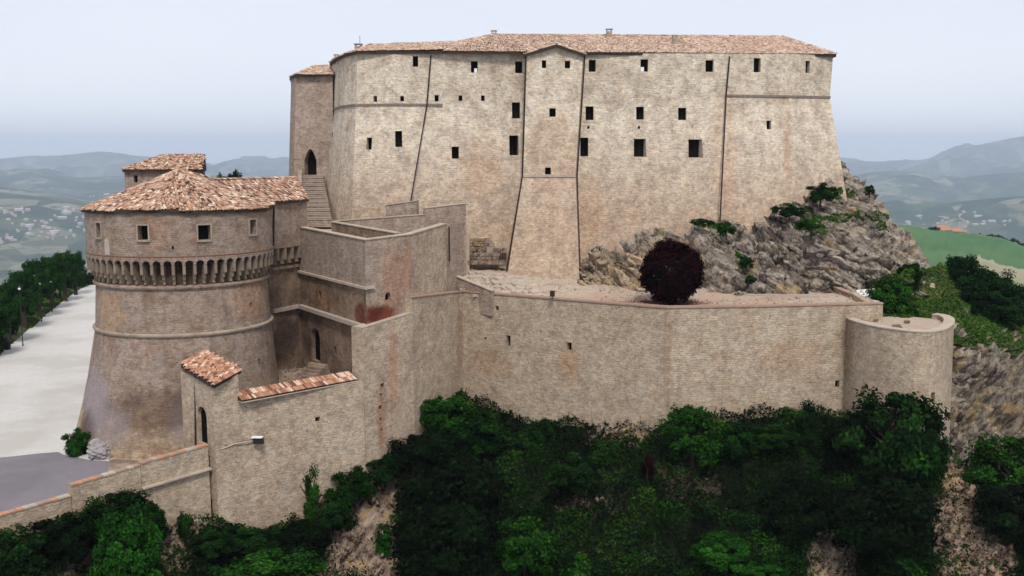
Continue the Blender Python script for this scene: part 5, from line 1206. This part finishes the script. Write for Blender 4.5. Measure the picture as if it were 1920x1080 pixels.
def far_h0(x, y):
    r = np.hypot(x, y); az = np.arctan2(x, y); pxx = 960 + F * np.tan(np.clip(az, -1.2, 1.2)) / CP
    p = np.stack([x, y, x * 0], 1); ca = np.cos(np.clip(az, -1.2, 1.2))
    def target(fn, rk): return CZ + rk * ca * np.tan(-(fn(pxx) - 540) / F * 1.0 * 0 + (np.arctan((540 - fn(pxx)) / F) - PITCH))
    base = -262 + 26 * fbm(p / 700, 81, 4) + 10 * fbm(p / 150, 82, 3)
    def ridge(fn, rk, w0, w1, amp, seed):
        t = target(fn, rk); u = (r - rk); k = np.where(u < 0, np.exp(-(u / w0) ** 2), np.exp(-(u / w1) ** 2))
        rough = fbm(p / 600, seed, 6); rg = 1 - np.abs(fbm(p / 800, seed + 7, 6)) * 2.4
        return (t - base) * k + amp * (rough * .6 + rg * .4 - .4) * k * np.clip(np.abs(u) / (w0 * .5), .12, 1)
    h = base + np.maximum.reduce([ridge(near_l, 3600, 700, 900, 110, 84), ridge(mid_l, 6000, 1500, 1500, 220, 86), ridge(sky_l, 9800, 2600, 2500, 420, 88)])
    return h
rr = FS * np.concatenate([np.linspace(700, 3000, 110), np.linspace(3025, 12500, 230)]); az = np.radians(np.linspace(-62, 62, 720))
A, R_ = np.meshgrid(az, rr); x, y = (R_ * np.sin(A)).ravel(), (R_ * np.cos(A)).ravel(); H = far_h(x, y); H_FAR = H
m, n_, l_, b_ = mat_new('far_valley_land')
ge = n_.new('ShaderNodeNewGeometry'); pos = ge.outputs['Position']
vo = n_.new('ShaderNodeTexVoronoi'); vo.inputs['Scale'].default_value = .0052 / FS * 2.2; vo.inputs['Randomness'].default_value = .9; l_.new(mapped(n_, l_, pos, (1, .6, 0), (0, 0, .5)), vo.inputs['Vector']); sv = n_.new('ShaderNodeSeparateColor'); l_.new(vo.outputs['Color'], sv.inputs[0])
c = ramp(n_, l_, sv.outputs[0], [(0, (.02, .04, .02)), (.35, (.035, .06, .025)), (.6, (.07, .085, .04)), (.85, (.19, .18, .12)), (1, (.04, .06, .03))])
wn = noise(n_, l_, pos, .0045 / FS, 9, .68); c = mix(n_, l_, ramp(n_, l_, wn, [(.50, 0.0), (.56, .95)]), c, (.016, .034, .014))
wn2 = noise(n_, l_, pos, .0034 / FS, 10, .72, 1.0); c = mix(n_, l_, ramp(n_, l_, wn2, [(.60, 0.0), (.68, .9)]), c, (.42, .38, .32))
wn3 = noise(n_, l_, mapped(n_, l_, pos, (1, 1, 3)), .02 / FS, 6, .7); c = mix(n_, l_, ramp(n_, l_, wn3, [(.56, 0.0), (.62, .7)]), c, (.02, .04, .016))
l_.new(c, b_.inputs['Base Color']); b_.inputs['Roughness'].default_value = 1; b_.inputs['Specular IOR Level'].default_value = 0
M['valley'] = m
o = np_mesh('valley_and_mountains', np.stack([x, y, H], 1), grid_faces(len(rr), len(az)), m, None, None, True); tag(o, kind='structure')

def cast_far(px_, py_, r0=1500):
    d = ray(px_, py_); rs = np.linspace(r0, 20000, 900); t = rs / math.hypot(d.x, d.y); X_, Y_, Z_ = d.x * t, d.y * t, CZ + d.z * t; h = far_h(X_, Y_); k = np.argmax(Z_ < h)
    return Vector((X_[k], Y_[k], h[k]))
# village houses in the valley
M['hwall'] = plain_mat('pale_house_walls', (.36, .34, .33), (.28, .26, .25), .2, bump=0); M['hroof'] = plain_mat('house_roofs', (.42, .25, .18), (.5, .36, .29), .05, bump=0); M['hroof2'] = plain_mat('pale_shed_roofs', (.5, .5, .5), (.4, .4, .42), .05, bump=0)
def house_me(w, d, h, rh, roofm):
    q = MB(); q.box((0, 0, h / 2 - 1.5), w, d, h + 3); k = len(q.f); e = .5
    q.add([(-w / 2 - e, -d / 2 - e, h + .01), (w / 2 + e, -d / 2 - e, h + .01), (w / 2 + e, d / 2 + e, h + .01), (-w / 2 - e, d / 2 + e, h + .01), (-w / 2 - e, 0, h + rh), (w / 2 + e, 0, h + rh)], [(0, 1, 5, 4), (2, 3, 4, 5), (0, 4, 3), (1, 2, 5), (3, 2, 1, 0)])
    me = bpy.data.meshes.new('house'); me.from_pydata([tuple(v) for v in q.v], [], q.f); me.update(); me.materials.append(M['hwall']); me.materials.append(M[roofm])
    for i, p in enumerate(me.polygons): p.material_index = 1 if i >= k else 0
    return me
hm = [house_me(16, 11, 8, 3, 'hroof'), house_me(24, 14, 10, 3, 'hroof'), house_me(44, 22, 9, 3, 'hroof2'), house_me(14, 12, 12, 3, 'hroof')]
hr = random.Random(12); cl = [(20, 395, 34, 14, 16), (60, 425, 40, 16, 18), (110, 440, 30, 14, 14), (120, 400, 30, 8, 8), (150, 425, 20, 20, 8), (30, 450, 30, 10, 8), (185, 372, 14, 6, 5)]
for cx_, cy_, sx_, sy_, nn in cl:
    for _ in range(nn):
        p = cast_far(hr.gauss(cx_, sx_ * .6), hr.gauss(cy_, sy_ * .6)); o = bpy.data.objects.new('house', hr.choice(hm)); COL.objects.link(o); o.location = p; o.rotation_euler.z = hr.uniform(-.9, .9); s = hr.uniform(.6, 1.05); o.scale = (s, s, s)
        tag(o, 'tiny pale house in the hazy valley town at the left', 'house', 'houses of the valley town at the left')
for _ in range(34):
    p = cast_far(hr.uniform(1690, 1915), hr.gauss(415, 7)); o = bpy.data.objects.new('house', hr.choice(hm)); COL.objects.link(o); o.location = p; o.rotation_euler.z = hr.uniform(-.9, .9); s = hr.uniform(.5, .9); o.scale = (s, s, s)
    tag(o, 'tiny pale house in the valley beyond the green field at the right', 'house', 'houses of the valley beyond the green field')
# farmhouse on the field crest
fp = P(1774, 441, 645); FH = empty('farmhouse', tuple(fp)); tag(FH, 'farmhouse with orange tiled roof on the crest of the green field', 'house')
def farm(x0, w, d, h, rh):
    q = MB(); q.box((fp.x + x0, fp.y, fp.z + h / 2 - 1), w, d, h + 2); wl = q.build('wall', M['hwall'], FH)
    q = MB(); y0, y1, z0 = fp.y - d / 2 - .5, fp.y + d / 2 + .5, fp.z + h + .02; xa_, xb_ = fp.x + x0 - w / 2 - .4, fp.x + x0 + w / 2 + .4
    q.add([(xa_, y0, z0), (xb_, y0, z0), (xb_, y1, z0), (xa_, y1, z0), (xa_ + w * .2, fp.y, z0 + rh), (xb_ - w * .2, fp.y, z0 + rh)], [(0, 1, 5, 4), (2, 3, 4, 5), (0, 4, 3), (1, 2, 5), (3, 2, 1, 0)]); q.build('roof', M['froof'], FH)
    for i in range(3): MB().box((fp.x + x0 - w * .3 + i * w * .3, fp.y - d / 2 - .02, fp.z + h * .55), 1.2, .1, 1.5).build('window', M['hole'], FH)
M['froof'] = plain_mat('orange_farm_roof', (.36, .19, .13), (.30, .16, .11), .5, bump=0)
farm(-3, 10, 8, 3.4, 3.0); farm(6, 7.5, 7, 2.6, 2.0); farm(11.4, 3, 5, 1.6, 1.2)

M['leaf_under'] = G('undergrowth_leaves', [(0.0, (0.0008, 0.002, 0.0008)), (0.40, (0.002, 0.008, 0.0015)), (0.62, (0.008, 0.032, 0.004)), (0.85, (0.03, 0.075, 0.010)), (1.0, (0.14, 0.13, 0.06))])
# ================================================================== PLANTS
def gz(x, y): return float(hill_h(x, y)[0])
def on_slope(px_, Y_):
    z = 0.0
    for _ in range(12):
        p = W(px_, Y_, z); z = gz(p.x, Y_)
    return W(px_, Y_, z)
def bush(px_, Y_, top, rpx, proto, mat, label, cat='shrub', low=.5, group=None, seed=0):
    p = on_slope(px_, Y_); h = max(1.0, zp(top, Y_) - p.z); r = rpx / F * (Y_ * CP + 18 * SP)
    return plant('tree' if cat == 'tree' else 'shrub', p - Vector((0, 0, .2)), r, h, proto, mat, label, cat, group, low, seed)
bush(1665, 75.0, 722, 92, 'broad', 'leaf_dark', 'big dark leafy tree in front of the corner bastion, tallest of the slope', 'tree', .5)
bush(1605, 77.0, 790, 60, 'round', 'leaf_deep', 'dark rounded tree left of the biggest tree, under the bastion joint', 'tree', .5)
bush(1728, 74.0, 800, 42, 'round', 'leaf_dark', 'dark bushy tree reaching below the slit of the corner bastion', 'tree', .5)
bush(1515, 80.0, 756, 30, 'spiky', 'leaf_dark', 'upright small dark tree against the right part of the rampart', 'tree', .5)
bush(1450, 79.5, 792, 52, 'shrub', 'leaf_dark', 'low dark shrub at the rampart foot left of the upright small tree')
bush(1300, 79.0, 757, 56, 'round', 'leaf_mid', 'rounded green bush at the middle of the rampart foot', 'shrub', .5)
bush(1372, 79.0, 788, 44, 'shrub', 'leaf_dark', 'dark bush right of the rounded green bush at the rampart foot')
bush(1018, 86.0, 783, 26, 'shrub', 'leaf_dark', 'small pointed dark shrub at the rampart foot, left of centre')
bush(862, 89.5, 722, 13, 'small', 'leaf_dark', 'thin dark sapling growing in the angle of curtain and rampart', 'sapling')
bush(830, 86.0, 738, 62, 'round', 'leaf_mid', 'broad green tree at the corner where curtain wall meets rampart', 'tree', .5)
bush(915, 86.0, 770, 50, 'shrub', 'leaf_dark', 'dark shrub right of the broad corner tree')
bush(800, 81.0, 800, 70, 'broad', 'leaf_deep', 'dark spreading tree below the broad corner tree', 'tree', .55)
bush(850, 76.0, 840, 100, 'broad', 'leaf_deep', 'very dark large tree right of the bare scree gully', 'tree', .5)
bush(830, 72.5, 930, 90, 'broad', 'leaf_deep', 'dark tree at the bottom edge right of the bare scree gully', 'tree', .5)
bush(588, 73.8, 888, 26, 'spiky', 'leaf_mid', 'slim upright green sapling in front of the curtain wall', 'sapling', .55)
bush(665, 76.5, 872, 40, 'shrub', 'leaf_dark', 'dark shrub at the curtain wall foot above the scree gully')
bush(722, 79.0, 850, 36, 'shrub', 'leaf_dark', 'dark shrub at the curtain wall foot near the brick scar')
bush(620, 74.5, 912, 42, 'shrub', 'leaf_dark', 'dark shrub right of the slim upright sapling')
bush(560, 72.0, 965, 52, 'broad', 'leaf_deep', 'dark shrub below the slim upright sapling')
bush(470, 70.0, 985, 62, 'shrub', 'leaf_dark', 'low dark shrub hugging the bottom of the curtain wall')
bush(395, 68.0, 990, 45, 'shrub', 'leaf_dark', 'low dark shrub right of the grey rock below the gatehouse wall')
bush(500, 67.5, 1030, 90, 'broad', 'leaf_mid', 'green spreading shrub at the bottom edge below the curtain wall')
bush(720, 73.5, 985, 26, 'spiky', 'leaf_bright', 'small bright green shrub growing in the scree gully', 'shrub')
bush(238, 60.0, 957, 60, 'round', 'leaf_bright', 'bright green young tree at the lower left below the road parapet', 'tree', .55)
bush(215, 64.5, 918, 62, 'broad', 'leaf_dark', 'dark green bush against the road parapet behind the bright young tree')
bush(285, 65.5, 935, 30, 'shrub', 'leaf_dark', 'dark shrub beside the grey rock under the road parapet')
bush(120, 60.5, 960, 60, 'shrub', 'leaf_deep', 'dark green bush midway along the foot of the road parapet')
bush(30, 57.5, 990, 60, 'shrub', 'leaf_dark', 'dark bush at the left edge under the road parapet')
bush(348, 67.5, 950, 16, 'small', 'leaf_dark', 'little dark plant on the grey rock under the parapet wall')
bush(1352, 70.5, 1000, 52, 'round', 'leaf_bright', 'bright green bush at the bottom edge right of centre')
bush(1430, 69.0, 1050, 40, 'round', 'leaf_bright', 'small bright green bush at the bottom edge, right of the larger bright one')
bush(1090, 69.0, 1040, 44, 'shrub', 'leaf_mid', 'mid green shrub at the bottom edge near the centre')
bush(985, 73.5, 965, 58, 'shrub', 'leaf_mid', 'mid green shrub on the slope right of the very dark large tree')
bush(1080, 79.0, 845, 52, 'shrub', 'leaf_dark', 'dark green shrub on the upper slope left of centre')
bush(1214, 77.5, 846, 11, 'small', 'leaf_red', 'tiny dark red shrub in the middle of the green slope')
bush(1500, 73.0, 880, 70, 'broad', 'leaf_deep', 'dark shrub above the right hand scree patch')
bush(1650, 70.0, 880, 90, 'broad', 'leaf_deep', 'very dark tree below the biggest tree on the right', 'tree', .5)
bush(1890, 76.0, 810, 80, 'broad', 'leaf_mid', 'large leafy tree at the right edge below the cliff', 'tree', .5)
bush(1905, 70.0, 905, 80, 'broad', 'leaf_deep', 'dark tree in the bottom right corner', 'tree', .5)
bush(1690, 68.0, 1000, 60, 'shrub', 'leaf_dark', 'dark shrub at the bottom edge between the two scree patches')
bush(138, 74.0, 806, 1, 'small', 'leaf_bright', 'tmp') if False else None
# mossy bush by the tower foot
mp = onz(138, 856, 0); plant('shrub', mp + Vector((0, .6, -.1)), 1.05, 2.1, 'shrub', 'leaf_bright', 'bright mossy bush at the left foot of the round tower', 'shrub', None, .42)
# red tree
rt = W(1258, 85.4, 10.3); plant('plum_tree', rt, 2.62, 5.35, 'ball', 'leaf_red', 'round dark purple plum tree standing on the terrace', 'tree', None, .535)
# trees right of the terrace
def tree_at(px_, pyb, Y_, top, rpx, proto, mat, label, cat='tree', low=.58, group=None):
    p = P(px_, pyb, Y_); h = zp(top, Y_) - p.z; r = rpx / F * (Y_ * CP + (CZ - p.z) * SP)
    return plant('tree' if cat == 'tree' else 'shrub', p, r, h, proto, mat, label, cat, group, low)
tree_at(1664, 612, 89.5, 523, 40, 'round', 'leaf_mid', 'green bushy tree behind the rounded bastion', low=.6)
tree_at(1705, 560, 95, 492, 22, 'round', 'leaf_dark', 'dark narrow tree between the crag and the grass mound')
tree_at(1700, 603, 88.5, 565, 24, 'shrub', 'leaf_mid', 'low shrub on the inner edge of the bastion', 'shrub', .5)
tree_at(1802, 585, 106, 478, 38, 'round', 'leaf_dark', 'tall dark green tree on the grass mound, nearest the crag')
tree_at(1862, 600, 107, 502, 46, 'broad', 'leaf_dark', 'wide dark tree in the middle of the grass mound trees')
tree_at(1912, 615, 106, 538, 42, 'round', 'leaf_dark', 'dark tree of the grass mound at the right edge')
tree_at(1838, 600, 104, 535, 36, 'shrub', 'leaf_dark', 'low dark shrub under the grass mound trees', 'shrub', .5)
tree_at(1885, 618, 103, 560, 40, 'shrub', 'leaf_dark', 'low dark shrub at the right foot of the grass mound trees', 'shrub', .5)
# weeds on the crag
tree_at(1538, 385, 96.5, 343, 26, 'shrub', 'leaf_dark', 'dark green bush high on the crag under the keep corner', 'shrub', .5)
tree_at(1480, 410, 95.8, 385, 24, 'shrub', 'leaf_dark', 'dark bush on the crag edge left of the highest bush', 'shrub', .5)
tree_at(1512, 432, 94.6, 408, 20, 'small', 'leaf_mid', 'green tuft on the crag just below the two dark bushes', 'shrub', .5)
tree_at(1362, 445, 95.3, 414, 15, 'small', 'leaf_mid', 'green tuft on the crag at the foot of the right drainpipe', 'shrub', .5)
tree_at(1318, 424, 96.2, 409, 18, 'small', 'leaf_dark', 'dark creeping tuft at the keep foot above the plum tree', 'shrub', .5)
tree_at(1400, 505, 92.2, 478, 12, 'small', 'leaf_dark', 'small dark tuft in a cleft halfway down the crag', 'shrub', .5)
tree_at(1408, 537, 90.8, 515, 9, 'small', 'leaf_dark', 'lowest small dark tuft in the cleft of the crag', 'shrub', .5)
tree_at(1630, 368, 101.5, 346, 10, 'small', 'leaf_dark', 'lone dark tuft on the skyline of the crag', 'shrub', .5)
tree_at(1452, 403, 96.2, 384, 7, 'small', 'leaf_dark', 'tiny tuft where the crag edge meets the keep wall', 'shrub', .5)
# farm trees
tree_at(1748, 447, 640, 424, 13, 'small', 'leaf_dark', 'dark round tree left of the orange roofed farmhouse')
for i, (a, b, c, d) in enumerate(((1838, 452, 437, 10), (1856, 456, 438, 12), (1874, 462, 440, 12), (1893, 472, 446, 13), (1912, 482, 452, 14), (1932, 492, 458, 14))):
    tree_at(a, b + 4, 660 - i * 10, c, d, 'small', 'leaf_dark', 'dark tree of the row behind the ploughed field, ' + ['leftmost one', 'second from the left', 'third from the left', 'fourth from the left', 'fifth from the left', 'rightmost at the picture edge'][i], group='tree row behind the ploughed field')
tree_at(1822, 446, 655, 438, 6, 'small', 'leaf_dark', 'small dark tree right of the orange roofed farmhouse')
tree_at(1808, 443, 655, 436, 5, 'small', 'leaf_dark', 'smallest dark tree touching the right end of the farmhouse')
# trees behind the tower
tree_at(446, 580, 150, 317, 15, 'small', 'leaf_dark', 'dark tree top showing above the tower roof, the larger of two', low=.9)
tree_at(425, 580, 150, 322, 9, 'small', 'leaf_mid', 'small tree top showing above the tower roof, the smaller of two', low=.9)
# row of trees along the road
rw_ = [(148, 545, 166, 472, 18), (128, 552, 158, 470, 17), (104, 562, 150, 478, 20), (78, 580, 142, 486, 22), (52, 600, 133, 506, 24), (22, 625, 123, 528, 28), (-18, 655, 114, 560, 34), (-70, 690, 106, 545, 42)]
pos_w = ['farthest tree of the row, touching the round tower edge', 'second farthest tree of the roadside row', 'third farthest tree of the roadside row', 'middle tree of the roadside row beside the lamps', 'tree of the roadside row behind the nearest lamp post', 'tree of the roadside row above the litter bin', 'nearest visible roadside tree, at the left edge of the photo', 'roadside tree just outside the left edge']
for (a, b, c, d, e), lb in zip(rw_[:7], pos_w): tree_at(a - 6, b, c, d, e * 1.15, 'round', 'leaf_mid', lb, low=.55, group='trees along the left edge of the road')
for i, (a, b, c, d, e) in enumerate(((100, 570, 150, 520, 26), (62, 605, 136, 540, 28), (25, 640, 124, 560, 30), (-5, 672, 116, 585, 34), (135, 552, 160, 505, 24))):
    tree_at(a - 22, b, c, d, e, 'shrub', 'leaf_dark', 'dark hedge bush under the roadside trees, ' + ['fourth from the left edge', 'third from the left edge', 'second from the left edge', 'leftmost', 'farthest along the road'][i], 'shrub', .5, 'hedge bushes under the roadside trees')
for i, (a, t_, Y_) in enumerate(((150, 508, 176), (168, 512, 180), (184, 514, 184))): tree_at(a, 540, Y_, t_, 14, 'shrub', 'leaf_dark', 'dark hedge bush closing the far end of the road, ' + ['left one', 'middle one', 'right one beside the round tower'][i], 'shrub', .5, 'hedge bushes at the far end of the road')
# lamp posts and bin
def lamp(px_, Y_, top, label):
    p = W(px_, Y_, 0); h = zp(top, Y_); e = empty('street_lamp', tuple(p)); tag(e, label, 'street lamp', 'lamps along the road')
    MB().tube([p, p + Vector((0, 0, .5)), p + Vector((0, 0, h - .3))], [.09, .06, .045], 8).build('post', M['black'], e)
    import bmesh
    b_ = bmesh.new(); bmesh.ops.create_icosphere(b_, subdivisions=2, radius=.16); me = bpy.data.meshes.new('globe'); b_.to_mesh(me); b_.free(); g_ = link('globe', me, M['white'], None, True); g_.parent = e; g_.location = (0, 0, h - .1)
    MB().box(p + Vector((0, 0, h + .16)), .3, .3, .06).build('cap', M['black'], e)
lamp(43, 121, 540, 'black lamp post beside the verge, nearest of the road lamps'); lamp(78, 139, 531, 'white globed lamp by the road trees, second from the front'); lamp(98, 148, 528, 'white globed lamp third from the front along the road'); lamp(126, 159, 520, 'farthest white globed lamp of the road')
bn_ = onz(14, 655, 0); BN = empty('litter_bin', tuple(bn_)); tag(BN, 'black litter bin on the verge at the left edge', 'bin')
MB().tube([bn_, bn_ + Vector((0, 0, .95))], [.36, .42], 14).build('body', M['black'], BN); MB().tube([bn_ + Vector((0, 0, .955)), bn_ + Vector((0, 0, 1.08)), bn_ + Vector((0, 0, 1.18))], [.45, .4, .2], 14).build('lid', M['black'], BN)

# grass and undergrowth (countless)
def scatter_on(G3, n, mask, size, mat, name, label, lift, flat=.8, seed=5, up=None):
    """leaf scatter over a grid surface"""
    rg = np.random.default_rng(seed); nv, nu = G3.shape[:2]; i = rg.uniform(0, nv - 1.001, n); j = rg.uniform(0, nu - 1.001, n); a, b = i.astype(int), j.astype(int); fa, fb_ = (i - a)[:, None], (j - b)[:, None]
    p = (G3[a, b] * (1 - fa) + G3[a + 1, b] * fa) * (1 - fb_) + (G3[a, b + 1] * (1 - fa) + G3[a + 1, b + 1] * fa) * fb_
    k = mask(p, rg); p = p[k]; q = worley(p * (.4, .4, .4), 90); mound = np.clip(1.15 - q[0] * 1.3, 0, 1); p = p.copy(); p[:, 2] += lift * (mound * rg.random(len(p)) ** .35 + .3 * rg.random(len(p)))
    V, Fc = leaf_quads(p, size, None, flat, rg); t = np.clip(q[1] * .5 + .5 * rg.random(len(p)), 0, 1); o = np_mesh(name, V, Fc, mat, None, t); tag(o, label, None, None, 'stuff'); return o
HG = np.stack([X, Y, H2.reshape(X.shape)], 2); sel = gy > 50; HG = HG[sel]
bmG = bm_.reshape(X.shape)[sel]
def um(p, rg):
    global px, py
    ppx, ppy = project(p[:, 0], p[:, 1], p[:, 2]); px, py = ppx, ppy; b = bare_mask(); nz = fbm(p * .35, 95, 4) * .5 + fbm(p * 1.4, 96, 3) * .25
    vis = (ppx > -120) & (ppx < 2040) & (ppy < 1180) & (ppy > 650)
    return vis & (~in_poly(p[:, 0], p[:, 1], poly_in)) & (rg.random(len(p)) > b * 1.3 + nz * .5 - .2)
_, = [None]
scatter_on(HG, 800000, um, .2, M['leaf_under'], 'undergrowth', 'dense dark green undergrowth covering the slope below the walls', 1.15, .7, 5)
scatter_on(HG, 170000, lambda p, rg: um(p, rg) & (fbm(p * .25, 97, 3) > .12), .15, M['leaf_mid'], 'bramble_patches', 'mid green bramble patches over the slope', 1.35, .7, 6)
# grass on mound and verge and crag ledges
mg = bpy.data.objects['grass_mound']; mv = np.array([v.co[:] for v in mg.data.vertices]).reshape(120, 160, 3)
scatter_on(mv[20:], 60000, lambda p, rg: (p[:, 2] > -5) & (fbm(p * .3, 98, 3) > -.45), .20, M['leaf_grass'], 'mound_grass', 'bright rough grass on the mound right of the crag', .45, .3, 8)
vg = bpy.data.objects['verge_slope']; vv = np.array([v.co[:] for v in vg.data.vertices]).reshape(60, 140, 3)
scatter_on(vv[:32], 26000, lambda p, rg: (p[:, 0] < -5) & (fbm(p * .3, 99, 3) > -.3), .2, M['leaf_grass'], 'verge_grass', 'rough grass on the verge at the left of the road', .25, .3, 9)
def cm_(p, rg):
    ppx, ppy = project(p[:, 0], p[:, 1], p[:, 2])
    def bl(cx, cy, rx, ry, ang):
        c, s = math.cos(math.radians(ang)), math.sin(math.radians(ang)); dx, dy = ppx - cx, ppy - cy; return (((dx * c + dy * s) / rx) ** 2 + ((-dx * s + dy * c) / ry) ** 2) < 1 + fbm(p * .8, 7, 3) * 1.2
    return (bl(1600, 410, 75, 9, -2) | bl(1570, 365, 34, 10, 0) | bl(1520, 430, 30, 14, 20) | bl(1500, 400, 46, 8, 25) | bl(1340, 425, 36, 5, 8) | bl(1640, 420, 30, 8, 30) | bl(1395, 500, 9, 30, -30)) & (p[:, 2] > 8)
scatter_on(CG[30:], 330000, cm_, .2, M['leaf_grass'], 'crag_grass', 'green grass and weeds on the ledges of the crag', .35, .4, 10)
# loose stones: scree chunks, countless
def chunks(G3, n, mask, s0, s1, mat, name, label, seed):
    rg = np.random.default_rng(seed); nv, nu = G3.shape[:2]; i = rg.integers(0, nv, n); j = rg.integers(0, nu, n); p = G3[i, j] + rg.normal(0, .12, (n, 3)) * (1, 1, .3); p = p[mask(p, rg)]; N = len(p)
    base = np.array([(-1, -1, -1), (1, -1, -1), (1, 1, -1), (-1, 1, -1), (-1, -1, 1), (1, -1, 1), (1, 1, 1), (-1, 1, 1)], float); fb2 = np.array([(0, 3, 2, 1), (4, 5, 6, 7), (0, 1, 5, 4), (1, 2, 6, 5), (2, 3, 7, 6), (3, 0, 4, 7)])
    q = base[None] * rg.uniform(.45, 1.1, (N, 8, 1)) * (1, .9, .6); A = rg.normal(size=(N, 3, 3)); Q, _ = np.linalg.qr(A); q = np.einsum('nij,nkj->nki', Q, q) * (s0 + (s1 - s0) * rg.random((N, 1, 1)) ** 3)
    V = (q + p[:, None]).reshape(-1, 3); Fc = (np.arange(N)[:, None, None] * 8 + fb2[None]).reshape(-1, 4); o = np_mesh(name, V, Fc, mat); tag(o, label, None, None, 'stuff')
def sm_(p, rg):
    global px, py
    px, py = project(p[:, 0], p[:, 1], p[:, 2]); return (bare_mask() > .25 + .3 * rg.random(len(p))) & (~in_poly(p[:, 0], p[:, 1], poly_in))
chunks(HG, 60000, sm_, .08, .42, M['scree'], 'scree_stones', 'loose brown scree stones on the bare gullies of the slope', 31)
chunks(CG[90:], 1300, lambda p, rg: p[:, 1] < 104, .1, .45, M['rock'], 'crag_stones', 'broken angular stones lying on the crag', 32)
tg = bpy.data.objects['terrace_ground']; tv = np.array([v.co[:] for v in tg.data.vertices]).reshape(90, 260, 3)
chunks(tv, 9000, lambda p, rg: (rg.random(len(p)) < .15 + .9 * (fbm(p * .3, 33, 3) > .05)), .03, .15, M['gravel'], 'terrace_rubble', 'small pale rubble strewn over the terrace', 34)
cg_ = bpy.data.objects['courtyard_ground']; cv = np.array([v.co[:] for v in cg_.data.vertices]).reshape(70, 90, 3)
chunks(cv, 1100, lambda p, rg: rg.random(len(p)) < .9, .04, .16, M['dirt'], 'courtyard_rubble', 'rubble strewn over the courtyard behind the curtain wall', 35)

# ================================================================== HAZE
HT = float(H_FAR.max()) + 25; print('haze top', HT)
hz = MB().box((0, 9200, (-640 + HT) / 2), 56000, 24500, HT + 640).build('haze', None); tag(hz, 'pale blue haze filling the air over the valley', None, None, 'stuff')
hm_ = bpy.data.materials.new('haze'); hm_.use_nodes = True; n_ = hm_.node_tree.nodes; n_.clear(); ou = n_.new('ShaderNodeOutputMaterial'); pvv = n_.new('ShaderNodeVolumePrincipled')
pvv.inputs["Color"].default_value = (0.72, 0.82, 1.0, 1); pvv.inputs['Density'].default_value = HAZE_DENSITY; pvv.inputs['Anisotropy'].default_value = 0.2
hm_.node_tree.links.new(pvv.outputs[0], ou.inputs['Volume']); hz.data.materials.append(hm_)
